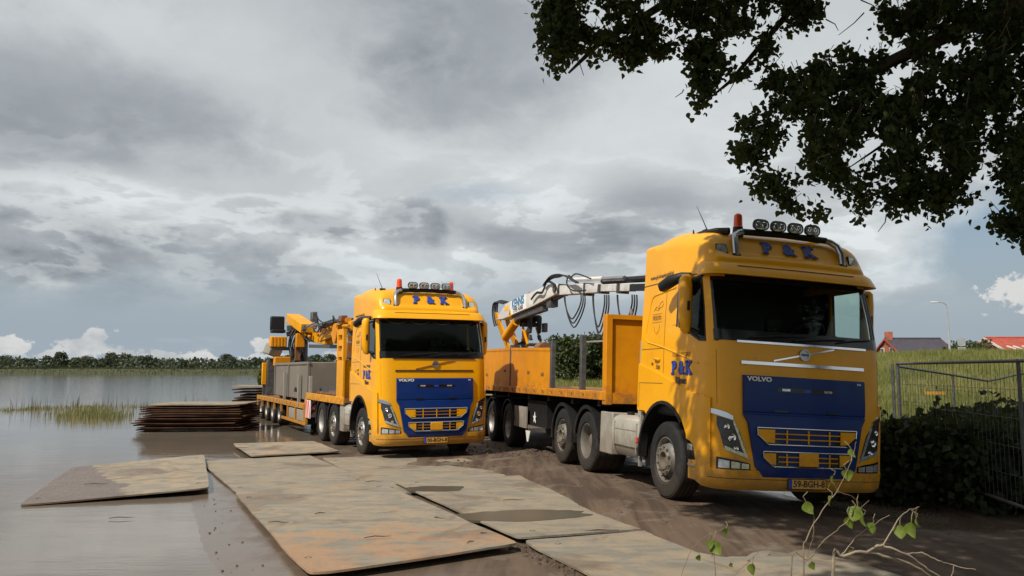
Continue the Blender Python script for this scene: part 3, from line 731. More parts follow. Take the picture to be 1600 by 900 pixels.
    for E in ((front[0], back[0]), (front[-1], back[-1]), ([r[0] for r in front], [r[0] for r in back]), ([r[-1] for r in front], [r[-1] for r in back])): mk.grid([E[0], E[1]])
    mask = mk.build('grille_mask', 'blue', T, ang=28)
    # recess with rivets / small lamps in the mask
    patch(cx(-.42, .42, 10), 1.565, 1.51, .054, .01).build('mask_recess', 'black_gloss', mask)
    for s_ in (-1, 1): patch(cx(s_ * .30 - .055, s_ * .30 + .055, 2), 1.553, 1.525, .058, .01).build('mask_lamp', 'lens', mask)
    patch(cx(-.05, .05, 2), 1.556, 1.518, .057, .01).build('mask_sensor', 'decal_blue', mask)
    for x0 in (-.46, .28): patch(cx(x0, x0 + .18, 3), 1.285, 1.262, .0525, .01).build('mask_slot', 'black_gloss', mask)
    place_text(text_mb('VOLVO', .075, .003, .002, sx=1.35), surf(('x', -.66), 1.655, .056), (1, 0, 0), (0, 0, 1)).build('maker_name', 'decal_white', mask, sm=False, fix=False)
    place_text(text_mb('FH', .035, .001, .002, sx=1.3), surf(('x', .77), 1.655, .054), (1, 0, 0), (0, 0, 1)).build('type_name', 'decal_white', mask, sm=False, fix=False)
    # --- grilles
    for (wt_, wb_, z1, z0, plate_mid) in ((.70, .55, 1.065, .865, False), (.62, .48, .78, .60, True)):
        zc = lerp(z0, z1, .45)
        poly = [(-wt_, z1), (wt_, z1), (wt_ - .01, zc + .02), (wb_, z0), (-wb_, z0), (-wt_ + .01, zc + .02)]
        def yk(x): return surf(('x', x), (z0 + z1) / 2, .055).y
        def slab(pts, o1, th):
            m_ = MB(); f = [(x, yk(x) - o1, z) for x, z in pts]; b_ = [(x, yk(x) - o1 + th, z) for x, z in pts]; n = len(pts)
            m_.add(f + b_, [tuple(range(n)), tuple(range(n, 2 * n))[::-1]] + [(i, (i + 1) % n, n + (i + 1) % n, n + i) for i in range(n)]); return m_
        gr = slab(poly, .004, .02).build('grille', 'black_gloss', T, sm=False)
        fr = MB(); n = len(poly)
        for i in range(n):
            (xa, za), (xb, zb_) = poly[i], poly[(i + 1) % n]
            N = 6 if abs(xa - xb) > .5 else 1
            fr.tube([(lerp(xa, xb, q / N), yk(lerp(xa, xb, q / N)) - .012, lerp(za, zb_, q / N)) for q in range(N + 1)], .009, 6)
        fr.build('grille_frame', 'chrome', gr)
        for s_ in (-1, 1):
            w_ = .235 if not plate_mid else .17
            e = [(s_ * (wt_ - .012), z1 - .016), (s_ * (wt_ - .025), zc + .02), (s_ * (wb_ + .02), z0 + .03), (s_ * (wt_ - w_), z0 + .022), (s_ * (wt_ - w_), z1 - .016)]
            slab(e if s_ > 0 else e[::-1], .012, .012).build('grille_cheek', Y, gr, sm=False)
        hh = z1 - z0; xe = wt_ - .2
        for q in (.36, .68):
            b = MB(); rows = [[(x, yk(x) - .014, z0 + hh * q - .007), (x, yk(x) - .018, z0 + hh * q + .007), (x, yk(x) - .002, z0 + hh * q + .007)] for x in [lerp(-xe, xe, i / 6) for i in range(7)]]
            b.grid(rows).build('slat', Y, gr)
        for q in (-.30, 0, .30):
            if plate_mid and q == 0: continue
            b = MB(); b.bb(q - .007, q + .007, yk(q) - .016, yk(q) - .002, z0 + .018, z1 - .016); b.build('grille_bar', Y, gr)
        if plate_mid:
            b = MB(); b.bb(-.135, .135, yk(0) - .026, yk(0) - .004, z0 + .015, z1 - .005); b.build('tow_cover', Y, gr, bevel=.006)
    # --- number plate
    yp = surf(('x', 0), .40, .035).y
    pl = MB(); pl.bb(-.27, .27, yp - .022, yp - .002, .335, .465); pl = pl.build('number_plate', 'black_plastic', T, bevel=.004)
    MB().bb(-.255, .255, yp - .027, yp - .0215, .345, .455).build('plate_face', 'plate_yellow', pl)
    MB().bb(-.255, -.215, yp - .0285, yp - .0265, .345, .455).build('plate_band', 'eu_blue', pl)
    place_text(text_mb(plate_txt, .108, .003, .001, sx=.98), (.022, yp - .0285, .400), (1, 0, 0), (0, 0, 1)).build('plate_text', 'decal_dark', pl, sm=False, fix=False)
    # --- headlights and fog lights
    for s_ in (-1, 1):
        ft = pts_fn([(-1.16, 1.18), (-1.10, 1.165), (-.98, 1.13), (-.90, 1.00), (-.80, .72), (-.79, .70)]); fb = pts_fn([(-1.16, 1.10), (-1.13, 1.0), (-1.08, .80), (-1.06, .78), (-.80, .69), (-.79, .69)])
        xsn = [-1.155, -1.13, -1.10, -1.08, -1.06, -1.02, -.98, -.94, -.90, -.86, -.82, -.80]
        def both(m_, nm_, mt_, par, **k):
            return (m_ if s_ < 0 else m_.mirrored()).build(nm_, mt_, par, **k)
        hl = both(patch([('x', x) for x in xsn], ft, fb, .012, .03, 2), 'headlight', 'lens_dark', T)
        # inner reflectors
        for (x0, z0_, rr) in ((-1.06, 1.06, .038), (-1.00, .93, .052), (-.95, .80, .034)):
            c0 = surf(('x', x0), z0_, .010); c1 = surf(('x', x0), z0_, .022)
            m_ = MB(); m_.lathe([(rr, 0), (rr * .95, .012), (rr * .6, .004), (rr * .35, .012), (0, .016)], (0, 0, 0), 'y', 18, -1)
            nrm = (c1 - c0).normalized(); q_ = Vector((0, -1, 0)).rotation_difference(nrm).to_matrix()
            m_.v = [tuple(q_ @ Vector(v) + c0) for v in m_.v]
            both(m_, 'projector', 'reflector', hl)
        # chrome daytime strips: brow on top, V down the inner edge
        both(patch([('x', x) for x in (-1.215, -1.19, -1.15, -1.10, -1.05, -.99)], [1.275, 1.27, 1.26, 1.245, 1.225, 1.19], [1.215, 1.21, 1.195, 1.175, 1.16, 1.14], .022, .03), 'headlight_brow', 'chrome', hl)
        both(patch([('x', x) for x in (-.985, -.93, -.87, -.81, -.785)], [1.15, 1.04, .89, .74, .69], [1.10, .965, .80, .685, .675], .018, .03), 'headlight_strip', 'lens', hl)
        both(patch([('x', x) for x in (-1.075, -1.0, -.9, -.80)], [.83, .80, .765, .735], [.785, .755, .72, .69], .0185, .03), 'headlight_strip', 'lens', hl)
        fl = both(patch([('x', x) for x in (-1.15, -1.10, -1.0, -.9, -.8, -.755)], [.69, .685, .67, .655, .635, .62], .55, .008, .02), 'fog_light', 'black_gloss', T)
        for x0, x1 in ((-1.13, -1.02), (-1.0, -.89), (-.87, -.775)):
            both(patch([('x', x0), ('x', (x0 + x1) / 2), ('x', x1)], lambda x: .625 - (x + 1.1) * .14 + .045 - .01, .562, .014, .02), 'fog_lens', 'lens', fl)
        both(patch([('u', 1.28), ('u', 1.31)], 1.36, .50, .006, .012, 3), 'corner_joint', 'black_plastic', T)
    # --- chrome strips, badge
    if chrome_strips:
        patch(cx(-.88, .88, 14), 1.875, 1.835, .022, .03).build('chrome_strip', 'chrome', T)
        patch(cx(-.93, .93, 14), 2.128, 2.100, .02, .03).build('screen_trim', 'chrome', T)
    else:
        patch(cx(-.88, .88, 14), 1.872, 1.838, .012, .03).build('front_slot', 'panel_gap', T)
        patch(cx(-.93, .93, 14), 2.125, 2.108, .02, .03).build('screen_trim', 'black_plastic', T)
    yb = surf(('x', 0), 2.0, 0).y
    b = MB(); N = 8
    b.add(*(lambda: ([tuple(surf(('x', lerp(-.44, .44, i / N)), lerp(1.895, 2.085, i / N) + dz_, o_)) for i in range(N + 1) for dz_, o_ in ((-.010, .0), (-.010, .018), (.010, .018), (.010, .0))], [(i * 4 + k, i * 4 + k + 1, i * 4 + k + 5, i * 4 + k + 4) for i in range(N) for k in range(3)]))())
    bd = b.build('badge', 'chrome' if chrome_strips else 'decal_outline', T)
    rgm = MB(); rgm.lathe([(.055, 0), (.075, 0), (.075, .03), (.055, .03), (.055, 0)], (0, yb - .0, 1.99), 'y', 24, -1)
    rgm.lathe([(.055, .02), (.0, .02)], (0, yb - .0, 1.99), 'y', 24, -1)
    rgm.build('badge_ring', 'steel_tube', bd)
    place_text(text_mb('VOLVO', .034, .001, .002), (0, yb - .024, 1.99), (1, 0, 0), (0, 0, 1)).build('badge_text', 'decal_dark', bd, sm=False, fix=False)
    # --- windscreen, cowl, surround
    patch(cu(1.43, 4.57, 28), 3.0, 2.13, -.012, .008, 6).build('windscreen', 'glass', T)
    sg = MB(); patch(cu(1.44, 1.56, 2), 3.0, 2.13, -.004, .01, 4, sg); patch(cu(4.44, 4.56, 2), 3.0, 2.13, -.004, .01, 4, sg)
    patch(cu(1.44, 4.56, 26), 3.0, 2.90, -.004, .01, 1, sg); patch(cu(1.44, 4.56, 26), 2.26, 2.12, .004, .03, 1, sg)
    sg.build('screen_surround', 'black_gloss', T)
    for x0, x1, zz in ((-.75, .05, 2.20), (-.15, .62, 2.19), (.5, 1.0, 2.21)):
        MB().tube([surf(('x', x0), zz - .03, .03), surf(('x', (x0 + x1) / 2), zz + .01, .03), surf(('x', x1), zz + .03, .025)], .010, 6).build('wiper', 'black_plastic', T)
    # --- side windows, door joints, handles
    for s_ in (-1, 1):
        def sd_(m_, nm_, mt_, par=T, **k): return (m_ if s_ < 0 else m_.mirrored()).build(nm_, mt_, par, **k)
        wc = cy(-.285, -.32, -.5, -.7, -.85, -.95) + cu(1.02, 1.14, 3)
        sw = sd_(patch(wc, 2.955, [sill(yof(c, 2.2)) for c in wc], -.012, .008, 3), 'side_window', 'glass_side')
        fr_ = MB()
        patch(cy(-.27, -.30), 2.97, 2.33, .004, .02, 1, fr_); patch(wc, 2.97, 2.94, .004, .02, 1, fr_)
        patch(wc, [sill(yof(c, 2.2)) + .022 for c in wc], [sill(yof(c, 2.2)) - .01 for c in wc], .004, .02, 1, fr_); patch(cu(1.10, 1.15, 1), 2.97, 2.10, .005, .02, 2, fr_)
        sd_(fr_, 'window_frame', 'black_plastic', sw)
        jn = MB()
        patch(cy(.085, .078), 2.95, 1.70, .0025, .004, 6, jn); patch(cy(*[.85 - i * .11 for i in range(8)]), lambda y: 2.045 + .008, lambda y: 2.045, .0025, .004, 1, jn)
        patch([('u', 1.50), ('u', 1.508)], 2.0, 1.32, .0025, .004, 4, jn)
        for q in range(1): patch(cy(*[.88 - i * .13 for i in range(14)]), [3.005 - .0 * i for i in range(14)], [2.992] * 14, .003, .004, 1, jn)
        patch(cy(.83, .823), 1.55, 1.2, .0325, .004, 2, jn); patch(cy(*[.83 - i * .1 for i in range(9)]), 1.562, 1.554, .0325, .004, 1, jn)
        sd_(jn, 'panel_joints', 'panel_gap', kind='stuff')
        # pressed outline of the sleeper panel
        pr = MB(); path = [(.62, 2.15), (.70, 2.20), (.72, 2.28), (.60, 2.72), (.55, 2.80), (.47, 2.83), (-.2, 2.88)]
        for (ya, za), (yb_, zb_) in zip(path, path[1:]): pr.tube([surf(('y', ya), za, .001), surf(('y', yb_), zb_, .001)], .011, 6, False)
        for (ya, za), (yb_, zb_) in (((.62, 2.15), (.1, 2.06)), ((.1, 2.06), (-.28, 1.98)), ((-.28, 1.98), (-.95, 1.83))): pr.tube([surf(('y', ya), za, .001), surf(('y', yb_), zb_, .001)], .011, 6, False)
        sd_(pr, 'pressed_edge', Y)
        hd = MB(); hd.tube([surf(('y', .36), 1.90, .01), surf(('y', .33), 1.905, .035), surf(('y', .22), 1.895, .035), surf(('y', .19), 1.89, .01)], .014, 6); sd_(hd, 'door_handle', Y)
        # lettering on the side
        rt = (0, -1, 0) if s_ < 0 else (0, 1, 0)
        def slab_text(txt, size, y, z, mat, o=.004, off=0., sx=1., rise=0.):
            p_ = surf(('y', y), z, o); p_.x *= (1 if s_ < 0 else -1)
            place_text(text_mb(txt, size, off, .001, sx=sx), p_, (0, rt[1], rise * (1 if True else 0)), (0, -rise * rt[1], 1)).build('lettering', mat, T, sm=False, fix=False)
        slab_text('KRAANBEDRIJF', .085, -.47, 1.945, 'decal_outline' if gear_tag == 'A' else 'decal_dark', sx=.95)
        slab_text('Rijnen', .13, -.47, 1.60, 'decal_dark', off=.004)
        p_ = surf(('y', -.47), 1.77, .004); p_.x *= (1 if s_ < 0 else -1)
        letters_PK(p_, rt, (0, 0, 1), .165, .21, T)
        slab_text('500', .09, .26, 1.80 - .02, 'decal_dark', off=.0, rise=-.17); slab_text('FH', .05, .45, 1.83, 'decal_dark', off=.002, rise=-.17)
        slab_text('VOLVO', .085, .36, 2.49, 'decal_outline', off=.004)
        for zz in (2.55, 2.43):
            m_ = patch(cy(.52, .2), zz + .004, zz - .004, .003, .004); sd_(m_, 'lettering_line', 'decal_outline')
        fg = MB()      # outline figure above and below the name
        for path in ([(.47, 2.60), (.40, 2.66), (.33, 2.63), (.28, 2.70), (.20, 2.73), (.17, 2.68), (.22, 2.64), (.33, 2.63)], [(.45, 2.38), (.42, 2.30), (.36, 2.26), (.28, 2.30), (.26, 2.38)], [(.40, 2.66), (.42, 2.62), (.36, 2.60), (.28, 2.62)]):
            fg.tube([surf(('y', a), b_, .002) for a, b_ in path], .004, 4, False)
        sd_(fg, 'outline_motif', 'decal_outline', kind='stuff')
    # --- roof
    rows = []
    secs = [(-1.135, 1.0, 3.13, .10), (-1.115, 1.06, 3.19, .10), (-1.09, 1.10, 3.225, .10), (-1.045, 1.135, 3.25, .12), (-1.02, 1.15, 3.29, .16), (-.98, 1.165, 3.36, .2), (-.93, 1.175, 3.45, .24), (-.89, 1.18, 3.505, .25), (-.83, 1.185, 3.55, .27), (-.74, 1.19, 3.585, .28), (-.6, 1.195, 3.62, .28), (-.4, 1.20, 3.655, .28), (-.15, 1.205, 3.69, .27), (.1, 1.205, 3.705, .26), (.3, 1.205, 3.69, .24), (.42, 1.205, 3.655, .20), (.52, 1.205, 3.615, .14), (.58, 1.205, 3.605, .08), (.88, 1.205, 3.605, .07)]
    for (y, hw_, zt_, rr) in secs:
        row = []; zb_ = 3.0 if y > -1.0 else 3.03
        hz = max(.02, zt_ - rr)
        row.append((-hw_ - .010, y, zb_)); row.append((-hw_ - .004, y, lerp(zb_, hz, .5)))
        for i in range(9):
            a = i / 8 * math.pi / 2; row.append((-hw_ + rr - rr * math.cos(a), y, hz + rr * math.sin(a)))
        for i in range(1, 8): row.append((lerp(-hw_ + rr, hw_ - rr, i / 8), y, zt_ + .02 * (1 - (i / 4 - 1) ** 2)))
        row += [(-a, b_, c_) for a, b_, c_ in row[:11][::-1]]
        rows.append(row)
    rf = MB().grid(rows); n = len(rows[0]); rf.f.append(tuple(range(n))); rf.f.append(tuple((len(rows) - 1) * n + k for k in range(n))[::-1])
    roof = rf.build('roof', Y, T, ang=38)
    # sun visor: a painted lip hanging in front of the windscreen head
    vs_ = MB(); cols = cu(1.05, 4.95, 40); rws = []
    for c in cols:
        e = smooth(0, .5, 1.95 - abs(c[1] - 3)); a_ = surf(c, 3.14, .0); b_ = surf(c, 3.0, .045 + .10 * e); c2 = surf(c, 2.965, .045 + .11 * e); d_ = surf(c, 2.96, .02 + .10 * e); e_ = surf(c, 3.06, -.02)
        f_ = surf(c, 3.10, .04 + .07 * e); g_ = surf(c, 3.165, -.01)
        rws.append([g_, surf(c, 3.15, .02 + .03 * e), f_, b_, c2, d_, e_])
    vs_.grid(rws); vs_.build('sun_visor', Y, roof, ang=40)
    patch(cx(-.86, .86, 14), 3.092, 3.084, .121, .01).build('visor_crease', 'panel_gap', roof)
    # roof nameplate letters
    a0 = Vector((0, -1.005, 3.335)); a1 = Vector((0, -.93, 3.46)); upv = (a1 - a0).normalized()
    letters_PK(Vector((0, -.962 - .022, 3.395)), (1, 0, 0), upv, .175, .315, roof)
    # roof bar with lamps, beacons
    barc = MB().tube([(-.64, -.90, 3.60), (0, -.90, 3.615), (.64, -.90, 3.60)], .045, 10).build('lamp_bar', 'black_plastic', T)
    bar = MB(); bar.tube([(-.80, -1.05, 3.24), (-.80, -1.02, 3.40), (-.78, -.96, 3.52), (-.70, -.92, 3.58), (-.62, -.90, 3.60)], .042, 10); bar.build('bar_tube', 'steel_tube', barc)
    bar = MB(); bar.tube([(.80, -1.05, 3.24), (.80, -1.02, 3.40), (.78, -.96, 3.52), (.70, -.92, 3.58), (.62, -.90, 3.60)], .042, 10)
    bar.build('bar_tube', 'steel_tube', barc); bar = barc
    for s_ in (-1, 1): MB().box((s_ * .80, -1.05, 3.245), (.11, .06, .05)).build('bar_foot', 'black_plastic', bar, bevel=.01)
    for x0 in (-.39, -.13, .13, .39):
        lm = MB(); n = 28
        def sq(a, w_, h_): c_, s2 = math.cos(a), math.sin(a); return (w_ * math.copysign(abs(c_) ** .6, c_), h_ * math.copysign(abs(s2) ** .75, s2))
        rws = []
        for (k_, yy) in ((.0, .075), (.55, .07), (.8, .045), (.97, .0), (1.0, -.02), (.93, -.03), (.90, -.015)):
            rws.append([(x0 + sq(2 * math.pi * i / n, .118 * k_, .075 * k_)[0], -.95 + yy, 3.71 + sq(2 * math.pi * i / n, .118 * k_, .075 * k_)[1]) for i in range(n)] )
            rws[-1].append(rws[-1][0])
        lm.grid(rws); lo = lm.build('spot_lamp', 'black_plastic', T)
        fc = MB(); fc.grid([[(x0 + sq(2 * math.pi * i / n, .118 * k_, .075 * k_)[0], -.95 + yy, 3.71 + sq(2 * math.pi * i / n, .118 * k_, .075 * k_)[1]) for i in list(range(n)) + [0]] for (k_, yy) in ((.9, -.018), (.6, -.026), (.0, -.028))])
        fc.build('spot_lens', 'lens', lo)
        for dx_ in (-.045, .045):
            m_ = MB(); m_.lathe([(.038, 0), (.03, .006), (.012, .004), (0, .008)], (x0 + dx_, -.977, 3.71), 'y', 14, -1); m_.build('spot_reflector', 'reflector', lo)
        MB().box((x0, -.905, 3.645), (.07, .05, .05)).build('lamp_foot', 'black_plastic', lo)
    for (x0, y0) in ((-.66, -.84), (.60, -.70)):
        bk = MB().lathe([(.0, .19), (.03, .188), (.05, .17), (.057, .13), (.06, .02), (.066, .015), (.066, 0), (0, 0)], (x0, y0, 3.665), 'z', 18).build('beacon', 'beacon', T)
        MB().lathe([(0, .0), (.066, .0), (.07, -.05), (.075, -.12), (0, -.12)], (x0, y0, 3.663), 'z', 16).build('beacon_base', 'black_plastic', bk)
    # aerials at the left roof edge
    an = MB(); an.box((-.95, -.55, 3.625), (.11, .09, .06)); an.tube([(-.95, -.55, 3.64), (-1.0, -.50, 3.80), (-1.055, -.42, 4.0)], [.009, .006, .003], 5); an.tube([(-1.05, -.35, 3.58), (-1.055, -.34, 3.68)], [.02, .008], 6)
    an.build('aerial', 'black_plastic', T)
    MB().tube([(.52, -.5, 3.63), (.47, -.45, 3.9)], [.006, .002], 5).build('aerial', 'black_plastic', T)
    if gear_tag == 'A':
        hh_ = MB(); hh_.tube([(-.80, -.86, 3.60), (-.92, -.72, 3.61), (-1.0, -.5, 3.60), (-1.02, -.2, 3.58)], .05, 8); hh_.build('air_horn', 'black_plastic', T)
    # corner marker lamps
    for s_ in (-1, 1):
        m_ = MB(); pts = [(-1.075, -.985, 3.28), (-.905, -1.02, 3.265), (-.915, -.975, 3.395), (-1.045, -.94, 3.395)]
        m_.add([(x, y - .022, z) for x, y, z in pts] + [(x, y + .05, z) for x, y, z in pts], [(0, 1, 2, 3), (0, 4, 5, 1), (1, 5, 6, 2), (2, 6, 7, 3), (3, 7, 4, 0)])
        ml = (m_ if s_ < 0 else m_.mirrored()).build('roof_marker', 'black_plastic', T, sm=False)
        m_ = MB(); q = [Vector(p_).lerp(Vector((-.985, -.98, 3.335)), .13) for p_ in pts]; m_.add([(v.x, v.y - .027, v.z) for v in q] + [(v.x, v.y, v.z) for v in q], [(0, 1, 2, 3), (0, 4, 5, 1), (1, 5, 6, 2), (2, 6, 7, 3), (3, 7, 4, 0)])
        (m_ if s_ < 0 else m_.mirrored()).build('marker_lens', 'lens', ml, sm=False)
    # url on the roof side
    for s_ in (-1, 1):
        place_text(text_mb('www.pk-kraanbedrijf.nl', .088, 0, .001, sx=.92), (s_ * 1.221, .28, 3.10), (0, 1 if s_ > 0 else -1, 0), (0, 0, 1)).build('lettering', 'decal_dark', roof, sm=False, fix=False)
    # --- mirrors
    for s_ in (-1, 1):
        def sd_(m_, nm_, mt_, par=T, **k): return (m_ if s_ < 0 else m_.mirrored()).build(nm_, mt_, par, **k)
        m_ = MB(); rws = []
        for (z, x0, x1, d_) in ((2.20, -1.38, -1.315, .06), (2.24, -1.425, -1.305, .09), (2.42, -1.455, -1.30, .10), (2.78, -1.46, -1.30, .10), (2.93, -1.45, -1.305, .10), (2.97, -1.42, -1.32, .06)):
            yb_ = -.82; rws.append([(x0, yb_ + d_ * .5, z), (x0 + .012, yb_ - d_ * .3, z), (x0 + .05, yb_ - d_ * .62, z), (x1 - .04, yb_ - d_ * .62, z), (x1, yb_ - d_ * .25, z), (x1, yb_ + d_ * .5, z), (x0, yb_ + d_ * .5, z)])
        m_.grid(rws); n = 7; m_.f.append(tuple(range(6))); m_.f.append(tuple(5 * n + k for k in range(6)))
        mr = sd_(m_, 'mirror', Y, ang=50)
        a_ = MB(); a_.tube([(-1.23, -.90, 2.92), (-1.30, -.86, 2.90), (-1.38, -.83, 2.86)], .03, 8); sd_(a_, 'mirror_arm', 'black_plastic', mr)
        a_ = MB(); a_.tube([(-1.23, -.90, 2.22), (-1.30, -.86, 2.25), (-1.36, -.83, 2.28)], .03, 8); sd_(a_, 'mirror_arm', 'black_plastic', mr)
        g_ = MB(); g_.box((-1.372, -.762, 2.6), (.17, .006, .62)); sd_(g_, 'mirror_glass', 'reflector', mr)
        g_ = MB(); g_.box((-1.375, -.893, 2.56), (.035, .012, .12)); sd_(g_, 'mirror_slot', 'black_plastic', mr)
    k_ = MB(); k_.tube([(-1.21, -.62, 3.0), (-1.30, -.55, 2.99), (-1.40, -.40, 2.93), (-1.43, -.22, 2.87), (-1.42, -.14, 2.84)], [.04, .055, .085, .08, .03], 12)
    k_.build('kerb_mirror', 'black_plastic', T)
    # --- interior
    inn = MB()
    patch(cy(*side_y) + cu(1.05, 1.25, 2), [min(v, 2.2) if i > 6 else 2.34 for i, v in enumerate([sill(yof(c, 2.2)) - .03 for c in cy(*side_y) + cu(1.05, 1.25, 2)])], 1.2, -.06, .01, 1, inn)
    patch(cy(.86, .5, .1, -.26), 2.98, 2.3, -.06, .01, 1, inn); q = inn.mirrored(); inn.add(q.v, q.f)
    inn.bb(-1.18, 1.18, .80, .83, 1.2, 3.4); inn.bb(-1.15, 1.15, -.85, .83, 3.10, 3.13); inn.bb(-1.17, 1.17, -1.2, .83, 1.15, 1.2); inn.bb(-1.12, 1.12, .3, .36, 2.2, 3.12)
    inn.build('cab_lining', 'interior', T, sm=False)
    db = MB(); db.prism([(-1.16, 1.5), (-1.16, 2.14), (-1.02, 2.17), (-.75, 2.10), (-.62, 1.95), (-.62, 1.5)], 0, -1.12, 1.12); db.build('dashboard', 'interior', T, bevel=.03)
    stw = MB(); cst = Vector((.62, -.52, 2.34)); q_ = Euler((R(-38), 0, 0)).to_matrix()
    stw.tube([cst + q_ @ Vector((.23 * math.cos(2 * math.pi * i / 24), .23 * math.sin(2 * math.pi * i / 24), 0)) for i in range(25)], .018, 8, False)
    for a in (R(-90), R(20), R(160)): stw.tube([cst, cst + q_ @ Vector((.23 * math.cos(a), .23 * math.sin(a), 0))], .018, 6)
    stw.tube([cst, cst + q_ @ Vector((0, 0, -.4))], .035, 8); stw.build('steering_wheel', 'interior', T)
    for s_ in (-1, 1):
        st_ = MB(); st_.box((s_ * .6, -.05, 1.75), (.5, .5, .16)); st_.box((s_ * .6, .2, 2.1), (.48, .14, .62), Euler((R(-8), 0, 0)).to_matrix()); st_.box((s_ * .6, .25, 2.52), (.28, .1, .2)); st_.box((s_ * .6, 0, 1.45), (.4, .4, .5)); st_.build('seat', 'seat_fabric', T, bevel=.05)
    for (x0, z0_) in ((-.45, 2.17), (.1, 2.18), (.25, 2.17)):
        MB().box((x0, -.98, z0_ + .035), (.15, .1, .05), Euler((.2, 0, x0)).to_matrix()).build('dashboard_item', 'grey_panel', T, bevel=.01)
    if valance:
        vm = MB(); rws = []
        for i in range(61):
            x = lerp(-1.02, 1.02, i / 60); zz = 2.92 - .055 * abs(math.sin(x * 2.6 / .42)); a_ = surf(('x', x), 2.98, -.06); rws.append([a_, Vector((a_.x, a_.y, zz))])
        vm.grid(rws).build('window_valance', 'interior', T)
        MB().tube([(v[1].x, v[1].y - .004, v[1].z) for v in rws], .010, 4, False).build('valance_trim', 'curtain', T)
    # --- behind the cab: frame, tank, boxes, axles
    yend = max(axles) + .75
    ch = MB()
    for s_ in (-1, 1): ch.bb(s_ * .43 - .045, s_ * .43 + .045, -.9, yend, .72, 1.0)
    for y in [.4, 1.4, 2.3] + axles: ch.bb(-.43, .43, y - .08, y + .08, .74, .95)
    for y in [0] + axles: ch.tube([(-.95, y, .52), (.95, y, .52)], .09, 8)
    ch.bb(-.5, .5, -1.1, .8, .5, 1.15); ch.bb(-.42, .42, axles[0] - .35, axles[0] + 1.1, 1.0, 1.14)
    ch.bb(-1.1, 1.1, -1.25, -.75, .34, 1.2); ch.bb(-1.15, 1.15, -.8, .84, 1.12, 1.2)
    ch.build('chassis', 'chassis', T, sm=False)
    y0, y1 = .84, axles[0] - .68
    ty1 = y0 + min(1.12, (y1 - y0) * .66)
    for s_ in (-1, 1):
        def sd_(m_, nm_, mt_, par=T, **k): return (m_ if s_ < 0 else m_.mirrored()).build(nm_, mt_, par, **k)
        m_ = MB(); pf = [(-1.20, .52), (-1.235, .62), (-1.24, .90), (-1.21, 1.0), (-1.12, 1.05), (-.60, 1.05), (-.58, .55), (-.70, .42), (-1.12, .42)]
        m_.prism(pf, 1, y0 + .03, ty1); tk = sd_(m_, 'fuel_tank', 'tank_grey', bevel=.02)
        m_ = MB()
        for zz in (.60, .84): m_.bb(-1.246, -1.236, y0 + .10, ty1 - .1, zz - .006, zz + .006)
        for yy in (y0 + .12, ty1 - .12): m_.bb(-1.248, -1.236, yy - .012, yy + .012, .50, .95)
        sd_(m_, 'tank_seam', 'grey_panel', tk)
        m_ = MB(); m_.bb(-1.255, -1.235, y0 + .05, y0 + .11, .68, .75); sd_(m_, 'side_reflector', 'red_mark', tk)
        m_ = MB(); m_.tube([(-1.0, ty1 - .2, 1.04), (-1.0, ty1 - .2, 1.10)], .06, 12); sd_(m_, 'tank_cap', 'black_plastic', tk)
        m_ = MB(); m_.bb(-1.24, -1.2, y0 - .035, y0 + .02, .34, 1.09); sd_(m_, 'side_plate', 'grey_panel')
        m_ = MB(); m_.bb(-1.22, -.62, ty1 + .03, y1, .40, 1.07); sd_(m_, 'storage_box', 'grey_panel', bevel=.015)
    MB().bb(-1.19, -.75, .885, 1.06, 1.05, 2.20).build('air_intake', 'grey_panel', T, bevel=.02)
    m_ = MB()
    for zz in (2.52, 2.72, 2.92): m_.bb(-1.17, -1.09, .90, .97, zz - .075, zz + .075)
    rl = m_.build('rear_lamp_bracket', 'black_plastic', T)
    for zz in (2.52, 2.72, 2.92): MB().bb(-1.178, -1.169, .905, .965, zz - .06, zz + .06).build('rear_marker', 'lens', rl)
    # wheels
    for s_ in (-1, 1):
        rmt = 'rim_dull' if gear_tag == 'A' else 'rim'; wheel(T, s_ * 1.215, 0, .52, .31, s_, 'nuts', rimmat=rmt)
        for i, y in enumerate(axles):
            dish = (i == 0) if gear_tag == 'A' else (i == 1)
            wheel(T, s_ * 1.21, y, .52, .58 if dish else .33, s_, 'dish' if dish else 'nuts', rimmat=rmt)
            m_ = MB(); arch_strip(m_, -1.235, -.6, y, .52, .60, .625, -8 if i else 8, 172 if not i else 188); arch_strip(m_, -1.24, -1.215, y, .52, .565, .63, -8 if i else 8, 172 if not i else 188)
            (m_ if s_ < 0 else m_.mirrored()).build('mudguard', 'black_plastic', T)
        m_ = MB(); m_.bb(-1.2, -.65, yend - .14, yend - .12, .18, .75); (m_ if s_ < 0 else m_.mirrored()).build('mudflap', 'black_plastic', T)
    return T
tractor('truck', 'nearer yellow truck with blue front mask, partly shaded by the tree at right', A_LOC, (A_PITCH, A_ROLL, A_YAW), [3.2, 4.57], '59-BGH-8', 'A')
tractor('truck', 'farther sunlit yellow truck with blue front mask, left of the other truck', B_LOC, (0, 0, B_YAW), [2.68, 4.04], '00-BGH-8', 'B', valance=True, chrome_strips=False)

# ------------------------------------------------------------------ trailer with loading crane behind the right-hand truck
def trailer_root(name, label, loc, rot, s0):
    m_ = Matrix.Translation(loc) @ Euler(rot).to_matrix().to_4x4()
    return thing(name, label, 'trailer', m_ @ Vector((0, s0, 0)), rot)
class Off:
    """builds parts given in the truck's own coordinates under a root that stands s0 further back"""
    def __init__(s, root, s0): s.r, s.s0 = root, s0
    def __call__(s, mb, name, mat, par=None, **k):
        mb.v = [(x, y - s.s0, z) for x, y, z in mb.v]; return mb.build(name, mat, par or s.r, **k)

